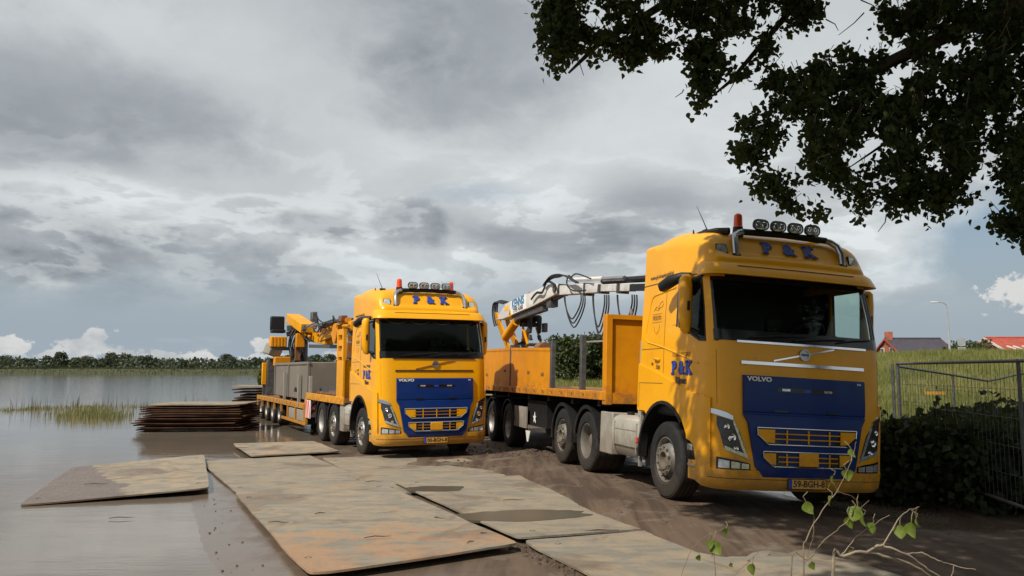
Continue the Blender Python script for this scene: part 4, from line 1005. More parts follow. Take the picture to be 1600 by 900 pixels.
S0 = 7.5
TA = trailer_root('crane_trailer', 'orange flatbed trailer with white loading crane behind the nearer truck', A_LOC - Vector((0, 0, .03)), (A_PITCH, R(1.6), A_YAW), S0)
P = Off(TA, S0)
DZ = 1.47
for s_ in (-1, 1): P(MB().bb(s_ * 1.25 - .03, s_ * 1.25 + .03, 2.12, 13.6, DZ - .15, DZ), 'edge_beam', 'yellow_worn', bevel=.008)
P(MB().bb(-1.22, 1.22, 2.15, 13.6, DZ - .10, DZ - .012), 'deck', 'rust_metal', sm=False)
for i in range(15):
    y = 2.55 + i * .62
    mb = MB(); mb.box((-1.283, y, DZ - .075), (.008, .07, .05)); mb.box((-1.283, y + .11, DZ - .05), (.008, .025, .02)); P(mb, 'lashing_pocket', 'rust_metal')
hb = P(MB().bb(-1.20, 1.20, 2.14, 2.22, DZ - .2, 2.68), 'headboard', 'yellow_worn')
mb = MB(); mb.bb(-1.27, -1.16, 2.09, 2.27, DZ - .22, 2.74); P(mb, 'headboard_post', 'yellow_worn', hb, bevel=.01)
mb = MB(); mb.bb(1.16, 1.27, 2.09, 2.27, DZ - .22, 2.74); P(mb, 'headboard_post', 'yellow_worn', hb, bevel=.01)
P(MB().bb(-1.16, 1.16, 2.09, 2.27, 2.66, 2.735), 'headboard_rail', 'yellow_worn', hb)
P(MB().bb(-1.16, 1.16, 2.10, 2.26, DZ - .2, DZ - .02), 'headboard_rail', 'yellow_worn', hb)
P(MB().tube([(-.75, 2.3, 2.68), (-.75, 2.3, 2.86)], .03, 8), 'headboard_pin', 'galv', hb)
# side boards of the rear half
for s_ in (-1, 1):
    for (ya, yb_, za, zb_) in ((5.25, 8.4, .80, .90), (8.5, 13.5, .90, .98)):
        if s_ > 0: continue
        mb = MB(); mb.prism([(ya, DZ + .005), (yb_, DZ + .005), (yb_, DZ + zb_), (ya, DZ + za)], 0, s_ * 1.235 - .025, s_ * 1.235 + .025); sb = P(mb, 'side_board', 'yellow_worn', sm=False)
        mb = MB(); mb.prism([(ya, DZ + za - .05), (yb_, DZ + zb_ - .05), (yb_, DZ + zb_ + .012), (ya, DZ + za + .012)], 0, s_ * 1.235 - .035, s_ * 1.235 + .035); P(mb, 'board_rail', 'yellow_worn', sb, sm=False)
        for yy in (ya + .5, (ya + yb_) / 2, yb_ - .6):
            mb = MB(); mb.box((s_ * 1.268, yy, DZ + .42 + rng.uniform(-.2, .2)), (.012, .16, .06)); P(mb, 'board_latch', 'rust_metal', sb)
for (y, h, wd) in ((5.15, .95, .11), (8.45, .98, .09), (3.35, .98, .11), (11.6, 1.0, .09)):
    P(MB().bb(-1.275, -1.185, y - wd / 2, y + wd / 2, DZ - .14, DZ + h), 'stake', 'fence_dark', bevel=.006)
for (y, h) in ((3.0, .95), (8.45, .98)):
    P(MB().bb(1.185, 1.275, y - .05, y + .05, DZ - .14, DZ + h), 'stake', 'fence_dark', bevel=.006)
P(MB().beam((-1.0, 2.3, 2.32), (-.3, 5.6, 2.45), .12, .03), 'plank', 'grey_panel')
# frame, boxes and running gear
mb = MB()
for s_ in (-1, 1): mb.bb(s_ * .45 - .06, s_ * .45 + .06, 2.4, 13.5, .98, DZ - .16)
for y in (2.6, 4, 5.5, 7, 8.8, 10.2, 11.6, 13.3): mb.bb(-1.2, 1.2, y - .06, y + .06, DZ - .26, DZ - .16)
mb.bb(-1.1, -.5, 5.9, 7.4, .62, 1.18); mb.bb(.5, 1.1, 5.6, 8, .5, 1.2)
P(mb, 'frame', 'chassis', sm=False)
P(MB().bb(-1.2, -1.17, 7.15, 8.2, .55, 1.02), 'side_guard', 'grey_panel', sm=False)
mb = MB(); st = []
for k in range(10):
    a = math.pi / 2 + k * math.pi / 5; rr = .13 if k % 2 == 0 else .055; st.append((rr * math.cos(a) + 6.75, rr * math.sin(a) + .80))
mb.prism(st, 0, -1.125, -1.115); P(mb, 'star_mark', 'decal_white', sm=False)
mb = MB(); mb.prism([(6.95, .50), (7.32, .50), (7.20, .26), (7.10, .26)], 0, -1.16, -1.14); P(mb, 'warning_plate', 'decal_white', sm=False)
for s_ in (-1, 1):
    for y, stl in ((8.75, 'dish'), (10.5, 'dish'), (12.0, 'dish')):
        w_ = wheel(TA, s_ * 1.2, y - S0, .53, .36, s_, stl, rimmat='rim_trailer')
        mb = MB(); arch_strip(mb, -1.235, -.75, y, .53, .60, .63, 10, 165); P(mb if s_ < 0 else mb.mirrored(), 'mudguard', 'black_plastic')
# drum on the deck
P(MB().lathe([(0, 0), (.17, 0), (.18, .05), (.17, .1), (.14, .12), (.14, .36), (.17, .38), (.18, .43), (.17, .48), (0, .48)], (-.55, 7.9, DZ + .88), 'y', 18), 'winch_drum', 'rust_metal')
P(MB().beam((-.55, 7.9, DZ + .90), (-.75, 6.6, DZ + .86), .06, .06), 'winch_arm', 'fence_dark')
P(MB().bb(-.75, -.35, 7.8, 8.4, DZ, DZ + .72), 'winch_stand', 'rust_metal', sm=False)
# crane: column, booms, cylinder, hoses
cb = Vector((-.12, 12.75, DZ)); c1 = Vector((-.40, 13.05, 3.5)); c2 = Vector((-.03, 8.35, 3.86)); c3 = Vector((.15, 3.0, 3.36))
colm = P(MB().beam((-.0, 12.35, DZ), (-.02, 12.4, 2.35), .55, .6, .45, .5, up=(0, 1, 0)), 'crane_base', 'yellow_deck', bevel=.03)
neck = MB(); dirb = (c2 - c1).normalized(); sidev = dirb.cross(Vector((0, 0, 1))).normalized()
for sd_ in (-1, 1):
    npts = [(12.15, 2.2), (12.55, 2.2), (13.02, 2.9), (13.22, 3.45), (13.12, 3.62), (12.92, 3.6), (12.72, 3.2), (12.45, 2.75)]
    o_ = [Vector((lerp(-.05, -.40, (z - 2.2) / 1.3) + sd_ * .17, y, z)) for y, z in npts]; i_ = [v - Vector((sd_ * .06, 0, 0)) for v in o_]; n = len(o_)
    neck.add(o_ + i_, [tuple(range(n)), tuple(range(n, 2 * n))[::-1]] + [(i, (i + 1) % n, n + (i + 1) % n, n + i) for i in range(n)])
P(neck, 'crane_neck', 'yellow_deck', sm=False, kind=None)
for yy, zz in ((12.78, 2.9), (12.62, 2.5)): P(MB().box((lerp(-.05, -.4, (zz - 2.2) / 1.3) - .175, yy, zz), (.012, .14, .10), Euler((R(25), 0, 0)).to_matrix()), 'neck_opening', 'chassis')
mb = MB()
for k in range(6): mb.tube([(.05 + k * .05, 12.2, 2.3), (-.15 + k * .05, 12.05, 2.45), (-.2 + k * .06, 12.1, 2.62), (.1 + k * .02, 12.3, 2.75)], .022, 6)
P(mb, 'valve_hoses', 'hose', colm, kind='stuff')
P(MB().tube([(.15, 12.3, 2.3), (.15, 12.3, 3.05)], .10, 12), 'slew_post', 'yellow_deck')
bm_ = MB(); q0 = c1 + Vector((0, 0, .02))
up_ = sidev.cross(dirb)
def bp(t, u, sdv): return c1 + dirb * t + up_ * u + sidev * sdv
L = (c2 - c1).length
outl = [(-.05, -.10), (.55, -.17), (3.2, -.18), (L, -.13), (L + .12, .1), (L - .3, .19), (1.05, .25), (.75, .22)]
f_ = [bp(t, u, -.16) for t, u in outl]; g_ = [bp(t, u, .16) for t, u in outl]; n = len(outl)
bm_.add(f_ + g_, [tuple(range(n)), tuple(range(n, 2 * n))[::-1]] + [(i, (i + 1) % n, n + (i + 1) % n, n + i) for i in range(n)])
boom = P(bm_, 'main_boom', 'white_paint', sm=False, bevel=.015)
sgn = -1 if bp(1, 0, -.16).x < bp(1, 0, .16).x else 1
def on_boom(mb2, t, u, name, mat, lift=.006):
    o_ = bp(t, u, sgn * (.16 + lift)); P(place_text(mb2, o_, -dirb if False else dirb, up_), name, mat, boom, sm=False, fix=False)
def rectmb(w_, h_): return MB().box((0, 0, 0), (w_, h_, .004))
on_boom(rectmb(1.35, .40), 1.95, .04, 'name_panel', 'decal_white', .003)
on_boom(text_mb('KENNIS', .32, .012, .001, sx=.92), 1.95, .11, 'lettering', 'decal_sky', .009)
on_boom(text_mb('TYPE 14.R60', .17, .004, .001, sx=.9), 1.95, -.08, 'lettering', 'decal_dark', .009)
on_boom(rectmb(.34, .13), .95, .10, 'sticker', 'plate_yellow', .004)
tri = MB(); tri.add([(-.15, -.12, 0), (.15, -.12, 0), (0, .15, 0)], [(0, 1, 2)]); on_boom(tri, 1.25, -.06, 'warning_sign', 'plate_yellow', .006)
tri = MB(); tri.add([(-.05, -.08, 0), (.05, -.08, 0), (0, .08, 0)], [(0, 1, 2)]); on_boom(tri, 1.25, -.07, 'warning_mark', 'decal_dark', .009)
# outer boom, telescopes and rams
d3 = (c3 - c2).normalized()
ob = P(MB().beam(c2 + Vector((0, .15, -.02)), c2 + d3 * 2.5, .22, .25, .20, .20), 'outer_boom', 'grey_paint', bevel=.015)
P(MB().beam(c2 + d3 * 1.9, c2 + d3 * 4.1, .16, .15), 'boom_extension', 'grey_paint', ob, bevel=.01)
P(MB().beam(c2 + d3 * 3.4, c2 + d3 * 5.35, .13, .13), 'boom_extension', 'black_plastic', ob)
P(MB().tube([c2 + d3 * .5 + Vector((0, 0, .22)), c2 + d3 * 2.6 + Vector((0, 0, .21))], .05, 8), 'boom_ram', 'grey_paint', ob)
P(MB().tube([c2 + d3 * 2.6 + Vector((0, 0, .15)), c2 + d3 * 5.3 + Vector((0, 0, .17))], .065, 8), 'boom_ram', 'black_plastic', ob)
P(MB().tube([c2 + d3 * 2.8 + Vector((-.08, 0, .19)), c2 + d3 * 3.9 + Vector((-.08, 0, .19))], .05, 8), 'boom_ram', 'steel_tube', ob)
for t in (.05, 1.75, 2.6, 3.6): P(MB().beam(c2 + d3 * t + Vector((0, 0, -.02)), c2 + d3 * (t + .06) + Vector((0, 0, -.02)), .26, .29 if t < 2 else .20), 'boom_collar', 'fence_dark', ob)
P(MB().tube([c2 + Vector((-.2, .05, .02)), c2 + Vector((.2, .05, .02))], .11, 12), 'knuckle_pin', 'fence_dark', boom)
P(MB().beam(bp(L - 1.1, -.18, 0), bp(L + .35, -.12, 0), .10, .12), 'knuckle_link', 'fence_dark', boom)
P(MB().beam(bp(L - .8, -.24, 0), bp(L - .5, -.26, 0), .2, .2), 'knuckle_bracket', 'fence_dark', boom)
def hose(pts, r=.018, par=None, n=14):
    out = []; pts = [Vector(p_) for p_ in pts]
    for i in range(len(pts) - 1):
        p0, p1, p2, p3 = pts[max(i - 1, 0)], pts[i], pts[i + 1], pts[min(i + 2, len(pts) - 1)]
        for k in range(n // 2):
            t = k / (n // 2); out.append(.5 * ((2 * p1) + (p2 - p0) * t + (2 * p0 - 5 * p1 + 4 * p2 - p3) * t * t + (3 * p1 - p0 - 3 * p2 + p3) * t ** 3))
    out.append(pts[-1]); return P(MB().tube(out, r, 6), 'hose', 'hose', par)
for (t0, t1, dp) in ((.55, 1.85, .75), (2.35, 3.2, .92), (3.65, 4.55, .80)):
    for k in range(3):
        a = c2 + d3 * (t0 + k * .06) + Vector((-.12 - .03 * k, 0, -.15)); b_ = c2 + d3 * (t1 - k * .04) + Vector((-.12 - .03 * k, 0, -.15)); dd = dp * (1 - .13 * k)
        m1 = a.lerp(b_, .22) - Vector((0, 0, dd * .72)); m2 = a.lerp(b_, .5) - Vector((0, 0, dd * 1.0)); m3 = a.lerp(b_, .8) - Vector((0, 0, dd * .70))
        hose([a, a.lerp(b_, .05) - Vector((0, 0, dd * .3)), m1, m2, m3, b_ - Vector((0, 0, dd * .3)), b_], .016, ob)
for k in range(3):
    o_ = Vector((-.22 - .03 * k, 0, 0)); hose([bp(L - .7 + .1 * k, .2, 0) + o_, bp(L - .1, .27 + .02 * k, 0) + o_, c2 + d3 * .35 + Vector((0, 0, .28 + .03 * k)) + o_, c2 + d3 * .9 + Vector((0, 0, .30)) + o_, c2 + d3 * 1.7 + Vector((0, 0, .12)) + o_], .018, ob)
for k in range(2):
    o_ = Vector((-.24, 0, -.03 * k)); hose([bp(L - 1.5, .0, 0) + o_, bp(L - 1.1, .10, 0) + o_, bp(L - .7, .05, 0) + o_, bp(L - .35, .26, 0) + o_, c2 + d3 * .2 + Vector((0, 0, .1)) + o_], .018, boom)
hose([c2 + d3 * 1.3 + Vector((-.2, 0, .2)), c2 + d3 * 1.0 + Vector((-.2, 0, .3)), c2 + d3 * .9 + Vector((-.2, 0, .1)), c2 + d3 * 1.3 + Vector((-.2, 0, -.05)), c2 + d3 * 2.1 + Vector((-.2, 0, -.05))], .018, ob)
hose([c2 + d3 * 1.1 + Vector((-.2, 0, .22)), c2 + d3 * 1.5 + Vector((-.2, 0, .33)), c2 + d3 * 2.4 + Vector((-.2, 0, .2))], .018, ob)
for k in range(4):
    o_ = Vector((-.2 + .05 * k, 0, .02 * k)); hose([c1 + Vector((0, .02, -.3)) + o_, c1 + Vector((0, .30, .0)) + o_, c1 + Vector((0, .36, .25)) + o_, c1 + Vector((0, .1, .42)) + o_, bp(.8, .25, 0) + o_], .022, boom)
# lift cylinder
l0 = Vector((-.38, 12.55, 2.85)); l1 = bp(1.75, -.22, -sgn * -.02); lm = l0.lerp(l1, .72)
lc = P(MB().tube([l0, lm], .125, 14), 'lift_cylinder', 'yellow_deck'); P(MB().tube([lm, l1 + (l1 - l0).normalized() * .25], .065, 12), 'lift_rod', 'fence_dark', lc)
P(MB().beam(bp(1.2, -.24, 0), bp(3.6, -.30, 0), .16, .14), 'boom_underside', 'fence_dark', boom)
# operator's seat and foot rest
se = P(MB().box((.08, 11.55, 3.18), (.5, .5, .10)), 'operator_seat', 'seat_fabric', bevel=.02)
P(MB().box((.08, 11.83, 3.42), (.46, .08, .5), Euler((R(-15), 0, 0)).to_matrix()), 'seat_back', 'seat_fabric', se, bevel=.02)
for x in (-.12, .28): P(MB().beam((x, 11.6, 3.1), (x, 11.05, 2.60), .05, .05), 'seat_arm', 'yellow_deck', se)
P(MB().box((.08, 10.85, 2.585), (.55, .42, .03), Euler((R(-6), 0, 0)).to_matrix()), 'foot_rest', 'fence_dark', se)
P(MB().beam((.08, 12.3, 2.75), (.08, 11.5, 3.12), .1, .1), 'seat_bracket', 'yellow_deck', se)
P(MB().box((.45, 11.35, 3.1), (.1, .25, .25)), 'control_box', 'fence_dark', se)

# ------------------------------------------------------------------ the operator, seated behind the boom
def figure():
    F = thing('person', 'person in dark work clothes and boots sitting on the crane seat behind the white boom', 'person')
    mA = Matrix.Translation(A_LOC - Vector((0, 0, .03))) @ Euler((A_PITCH, R(1.6), A_YAW)).to_matrix().to_4x4()
    base = Vector((.08, 11.55, 3.24))
    F.matrix_world = mA @ Matrix.Translation(base)
    def skin(name, verts, edges, radii, mat, root=0, sub=2):
        me = bpy.data.meshes.new(name); me.from_pydata(verts, edges, []); o = bpy.data.objects.new(name, me); col.objects.link(o); o.parent = F
        md = o.modifiers.new('skin', 'SKIN'); md.use_smooth_shade = True
        for i, d in enumerate(me.skin_vertices[0].data): d.radius = radii[i]; d.use_root = (i == root)
        sb = o.modifiers.new('sub', 'SUBSURF'); sb.levels = sub; sb.render_levels = sub
        me.materials.append(MATS[mat]); return o
    # forward is -y; slouched, knees up, left (-x) leg nearer to the viewer
    V = [(0, .08, .10), (0, .16, .30), (0, .17, .50), (0, .11, .60),                     # 0 pelvis 1 waist 2 chest 3 neck base
         (-.10, -.02, .09), (-.13, -.38, .16), (-.13, -.44, -.08), (-.13, -.47, -.34),    # right leg: hip knee shin ankle
         (.10, -.02, .09), (.15, -.40, .14), (.15, -.40, -.10), (.15, -.42, -.34),
         (-.19, .14, .52), (-.25, -.02, .33), (-.20, -.25, .27), (.19, .14, .52), (.26, -.02, .33), (.20, -.25, .27)]
    E = [(0, 1), (1, 2), (2, 3), (0, 4), (4, 5), (5, 6), (6, 7), (0, 8), (8, 9), (9, 10), (10, 11), (2, 12), (12, 13), (13, 14), (2, 15), (15, 16), (16, 17)]
    Rr = [(.16, .13), (.15, .12), (.17, .12), (.08, .08), (.105, .105), (.085, .085), (.07, .07), (.055, .055), (.105, .105), (.085, .085), (.07, .07), (.055, .055), (.075, .075), (.055, .055), (.045, .045), (.075, .075), (.055, .055), (.045, .045)]
    skin('body', V, E, Rr, 'clothes')
    for x, y in ((-.13, -.47), (.15, -.42)):
        skin('boot', [(x, y + .02, -.36), (x, y, -.47), (x, y - .10, -.50), (x, y - .20, -.51)], [(0, 1), (1, 2), (2, 3)], [(.062, .062), (.06, .05), (.05, .04), (.038, .03)], 'boots', 1)
    for x, s_ in ((-.20, 1), (.20, -1)):
        vv = [(x, -.25, .27), (x, -.33, .255)]; ee = [(0, 1)]; rr = [(.035, .028), (.038, .022)]
        hand = skin('hand', vv, ee, rr, 'skin')
        for k, (dx_, ln) in enumerate(((-.027, .07), (-.009, .08), (.009, .075), (.027, .06))):
            skin('finger', [(x + dx_, -.345, .255), (x + dx_, -.345 - ln * .5, .245), (x + dx_, -.345 - ln * .8, .21)], [(0, 1), (1, 2)], [(.010, .010), (.009, .009), (.008, .008)], 'skin', 0, 1).parent = hand
        skin('thumb', [(x + s_ * .03, -.29, .255), (x + s_ * .055, -.33, .245), (x + s_ * .05, -.36, .225)], [(0, 1), (1, 2)], [(.012, .012), (.010, .010), (.008, .008)], 'skin', 0, 1).parent = hand
    hd = MB(); c0 = Vector((0, .07, .76)); rows = []
    for i in range(13):
        ph = math.pi * i / 12 - math.pi / 2; rows.append([c0 + Vector((.075 * math.cos(ph) * math.cos(a), .095 * math.cos(ph) * math.sin(a) - (.012 if ph < 0 and math.sin(a) < 0 else 0), .115 * math.sin(ph))) for a in [2 * math.pi * k / 18 for k in range(19)]])
    hd.grid(rows); hd.tube([(0, .09, .58), (0, .085, .68)], .052, 12); hd.tube([c0 + Vector((0, -.09, .015)), c0 + Vector((0, -.118, -.02))], [.008, .016], 8)
    for s_ in (-1, 1): hd.lathe([(0, .01), (.018, .008), (.026, 0), (0, -.004)], c0 + Vector((s_ * .074, .01, -.005)), 'x', 10, s_)
    head = hd.build('head', 'skin', F, fix=True)
    for s_ in (-1, 1): MB().lathe([(0, .006), (.010, .003), (.012, 0)], c0 + Vector((s_ * .03, -.088, .012)), 'y', 8, -1).build('eye', 'decal_dark', head)
    MB().box(c0 + Vector((0, -.097, -.055)), (.045, .008, .008)).build('mouth', 'rust_metal', head, bevel=.003)
    hr = MB(); rows = []
    for i in range(8):
        ph = lerp(.05, math.pi / 2, i / 7); rows.append([c0 + Vector((.083 * math.cos(ph) * math.cos(a), .103 * math.cos(ph) * math.sin(a), .124 * math.sin(ph) - (.05 if i == 0 and math.sin(a) > -.2 else 0))) for a in [2 * math.pi * k / 18 for k in range(19)]])
    hr.grid(rows); hr.build('hair', 'hair', head)
figure()

# ------------------------------------------------------------------ low-loader trailer behind the left-hand truck
S1 = 10.5
TB = trailer_root('low_loader_trailer', 'yellow low-loader trailer with folded yellow crane, its wheels in the water', B_LOC, (0, 0, B_YAW), S1)
P = Off(TB, S1)
for s_ in (-1, 1):
    P(MB().bb(s_ * 1.24 - .02, s_ * 1.24 + .02, 1.55, 3.2, 1.04, 1.22), 'gooseneck_beam', 'yellow_deck', bevel=.008)
    P(MB().bb(s_ * 1.245 - .02, s_ * 1.245 + .02, 3.215, 5.95, 1.04, 1.225), 'gooseneck_beam', 'yellow_deck', bevel=.008)
    P(MB().bb(s_ * 1.24 - .025, s_ * 1.24 + .025, 5.95, 15.5, .74, .90), 'edge_beam', 'yellow_deck', bevel=.008)
    for y in (6.25, 7.6, 8.9, 10.1, 11.5, 12.9, 14.25, 15.45):
        P(MB().bb(s_ * 1.23 - .025, s_ * 1.23 + .025, y - .07, y + .07, .34 if y < 9.5 else .5, .74), 'frame_post', 'yellow_deck')
    P(MB().bb(s_ * 1.23 - .03, s_ * 1.23 + .03, 6.0, 10.0, .28, .36), 'lower_rail', 'yellow_deck')
    P(MB().bb(s_ * 1.235 - .03, s_ * 1.235 + .03, 5.9, 6.08, .30, 1.05), 'step_post', 'yellow_deck')
    for i in range(14): P(MB().box((s_ * 1.268, 6.3 + i * .66, .82), (.008, .05, .09)), 'lashing_slot', 'rust_metal')
    for y0, y1 in ((6.4, 7.45), (7.75, 8.75)): P(MB().bb(s_ * 1.21 - .02, s_ * 1.21 + .02, y0, y1, .37, .70), 'side_box', 'tank_grey', bevel=.01)
P(MB().bb(-1.22, 1.22, 1.55, 6.0, 1.08, 1.2), 'gooseneck_deck', 'rust_metal', sm=False)
P(MB().bb(-1.22, 1.22, 5.95, 15.5, .76, .89), 'deck', 'rust_metal', sm=False)
mb = MB(); [mb.bb(s_ * .5 - .06, s_ * .5 + .06, 1.6, 15.3, .5, 1.0) for s_ in (-1, 1)]; mb.bb(-1.2, 1.2, 5.95, 6.05, .3, 1.1); mb.bb(-.9, .9, 9.9, 15.3, .42, .72); P(mb, 'frame', 'chassis', sm=False)
for s_ in (-1, 1):
    mk = P(MB().bb(s_ * 1.12 - .14, s_ * 1.12 + .14, 5.86, 5.9, .52, 1.02), 'marker_board', 'decal_white')
    for k in range(3):
        z = .55 + k * .19; P(MB().prism([(s_ * 1.12 - .14, z - .05), (s_ * 1.12 + .14, z + .14), (s_ * 1.12 + .14, z + .23), (s_ * 1.12 - .14, z + .04)], 1, 5.852, 5.861), 'red_stripe', 'red_mark', mk, sm=False)
    mk = P(MB().bb(s_ * 1.262 - .006, s_ * 1.262 + .006, 5.25, 5.9, .52, 1.02), 'marker_board', 'decal_white')
    for k in range(3):
        y = 5.25 + k * .23; P(MB().prism([(y, .53), (y + .10, .53), (min(y + .34, 5.88), 1.01), (min(y + .22, 5.88), 1.01)], 0, s_ * 1.27 - .004, s_ * 1.27 + .004), 'red_stripe', 'red_mark', mk, sm=False)
    for y in (10.85, 12.25, 13.65, 15.0): wheel(TB, s_ * 1.17, y - S1, .41, .34, s_, 'dish')
# headboard with ladder frame
P(MB().bb(-1.2, 1.2, 1.75, 1.83, 1.2, 2.1), 'headboard', 'yellow_deck', bevel=.01)
P(MB().bb(-1.24, -1.18, 1.70, 2.35, 1.2, 2.1), 'headboard_wing', 'yellow_deck', bevel=.01)
ld = P(MB().bb(-1.24, -1.16, 1.70, 1.84, 2.1, 2.86), 'ladder_frame', 'yellow_deck'); P(MB().bb(-1.24, -1.16, 2.22, 2.36, 2.1, 2.86), 'ladder_post', 'yellow_deck', ld)
for z in (2.26, 2.53, 2.80): P(MB().bb(-1.235, -1.165, 1.84, 2.22, z - .07, z + .07), 'ladder_rung', 'yellow_deck', ld)
for z in (2.4, 2.65): P(MB().bb(-1.1, 1.1, 1.76, 1.82, z - .05, z + .05), 'headboard_rail', 'yellow_deck', ld)
for y, h in ((7.15, .85), (9.6, .9), (5.5, .8)):
    P(MB().bb(-1.27, -1.19, y - .05, y + .05, .78 if y > 6 else 1.2, .9 + h), 'stake', 'grey_panel')
P(MB().beam((-1.1, 6.3, 1.0), (-.2, 2.6, 1.75), .14, .16), 'stowed_arm', 'fence_dark'); P(MB().beam((-.9, 5.8, 1.25), (-.1, 3.4, 1.4), .12, .22), 'stowed_arm', 'fence_dark')
mb = MB(); mb.bb(-.7, .9, 2.7, 3.7, 1.21, 1.75); P(mb, 'stowage_bin', 'box_grey', bevel=.02)
P(MB().prism([(-.9, 1.21), (.7, 1.21), (.9, 1.6), (.2, 1.78), (-.5, 1.5)], 1, 4.2, 4.5), 'bucket_plate', 'fence_dark', sm=False)
for k in range(4): P(MB().beam((-1.0 + .2 * k, 5.6, 1.24 + .03 * k), (-1.0 + .25 * k, 9.8, .93 + .03 * k) if k < 0 else (-.9 + .2 * k, 2.5, 1.24 + .03 * k), .12, .05), 'timber', 'rust_metal')
# folded crane
P(MB().bb(-.35, .35, 12.7, 13.4, .9, 2.2), 'crane_base', 'fence_dark', bevel=.03)
P(MB().tube([(0, 13, 2.1), (0, 13, 3.4)], .17, 14), 'crane_column', 'fence_dark')
P(MB().beam((-.16, 12.9, 2.2), (-.2, 12.9, 3.3), .10, .12), 'column_ram', 'steel_tube')
bmB = P(MB().beam((-.1, 11.7, 3.36), (-.25, 13.9, 3.86), .52, .34, .50, .34), 'main_boom', 'yellow_deck', bevel=.02)
P(MB().box((-.1, 11.69, 3.355), (.42, .02, .24), Euler((R(14), 0, 0)).to_matrix()), 'boom_end_plate', 'plate_yellow', bmB)
ax = P(MB().beam((.25, 12.8, 3.15), (.2, 9.6, 2.88), .34, .40, .30, .32), 'folded_arm', 'yellow_deck', bevel=.02)
P(MB().beam((.15, 10.4, 3.0), (.10, 5.9, 3.18), .26, .30, .22, .30), 'outer_arm', 'yellow_deck', bevel=.02)
P(MB().tube([(0, 9.6, 3.22), (0, 6.2, 3.36)], .09, 10), 'arm_ram', 'yellow_worn'); P(MB().tube([(-.12, 9.2, 3.3), (-.12, 6.6, 3.42)], .05, 8), 'arm_ram', 'fence_dark')
P(MB().lathe([(0, 0), (.30, 0), (.32, .05), (.32, .3), (.28, .35), (0, .35)], (-.2, 7.2, 3.0), 'x', 20), 'rotator_drum', 'yellow_worn')
P(MB().tube([(.05, 6.1, 3.1), (.05, 6.0, 2.2)], .10, 10), 'hanging_gripper', 'fence_dark'); P(MB().box((.05, 6.0, 2.45), (.35, .3, .5)), 'gripper_body', 'rust_metal', bevel=.03)
P(MB().beam((.1, 11.5, 2.72), (.1, 8.2, 2.62), .4, .12), 'arm_tray', 'fence_dark')
P(MB().box((.28, 12.6, 3.72), (.20, .35, .62)), 'oil_tank', 'fence_dark', bevel=.03)
for k in range(5): 
    x = -.3 + .07 * k; hose([(x, 12.6, 3.5), (x - .25, 12.5, 3.2 - .08 * k), (x - .3, 12.6, 2.7), (x - .1, 12.8, 2.3)], .03)
for k in range(5): hose([(-.15 + .08 * k, 9.8, 3.15), (-.2 + .08 * k, 8.8, 3.40 + .03 * k), (-.2 + .1 * k, 7.6, 3.35), (-.1 + .07 * k, 6.4, 3.42)], .028)
for (x, y, z, a_, b2, c_, mt_) in ((-.2, 9.0, 3.32, .18, .3, .16, 'fence_dark'), (.1, 8.0, 3.38, .22, .3, .2, 'yellow_worn'), (-.1, 6.5, 3.42, .2, .35, .18, 'rust_metal'), (-.25, 12.4, 2.95, .3, .35, .5, 'yellow_worn'), (-.3, 12.6, 2.5, .2, .3, .6, 'rust_metal')):
    P(MB().box((x, y, z), (a_, b2, c_)), 'valve_block', mt_, bevel=.02)
st_ = P(MB().bb(-1.2, -.62, 12.9, 13.35, 2.72, 3.1), 'operator_platform', 'yellow_deck', bevel=.02)
for k in range(5): P(MB().bb(-1.18 + .12 * k, -1.13 + .12 * k, 12.88, 12.9, 2.74, 3.08), 'platform_rib', 'yellow_worn', st_)
P(MB().box((-.93, 13.1, 3.3), (.5, .45, .12)), 'operator_seat', 'black_plastic', st_, bevel=.03); P(MB().box((-.93, 13.28, 3.6), (.52, .16, .55)), 'seat_back', 'black_plastic', st_, bevel=.05)
P(MB().beam((-.6, 13.1, 3.2), (.1, 13.1, 3.35), .18, .18), 'platform_arm', 'fence_dark', st_); P(MB().box((-.45, 13, 3.42), (.32, .2, .2)), 'control_box', 'fence_dark', st_)
mb = MB(); mb.bb(-1.15, -.5, 12.95, 13.3, 2.60, 2.72); P(mb, 'platform_base', 'fence_dark', st_)
P(MB().bb(-1.2, -1.03, 14.75, 14.95, 1.3, 2.15), 'stabiliser_leg', 'yellow_deck', bevel=.02); P(MB().bb(-1.16, -1.06, 14.8, 14.9, .9, 1.3), 'stabiliser_ram', 'fence_dark'); P(MB().bb(-1.02, -.72, 14.7, 15.1, .9, 2.25), 'stabiliser_case', 'fence_dark', bevel=.02)
P(MB().box((-.85, 14.6, 2.62), (.55, .45, .42), Euler((.2, .3, .5)).to_matrix()), 'engine_cover', 'box_grey', bevel=.04); P(MB().box((-.55, 14.3, 2.2), (.6, .4, .35)), 'pump_block', 'yellow_worn', bevel=.03)
P(MB().bb(1.03, 1.2, 14.75, 14.95, .95, 2.15), 'stabiliser_leg', 'yellow_deck', bevel=.02)

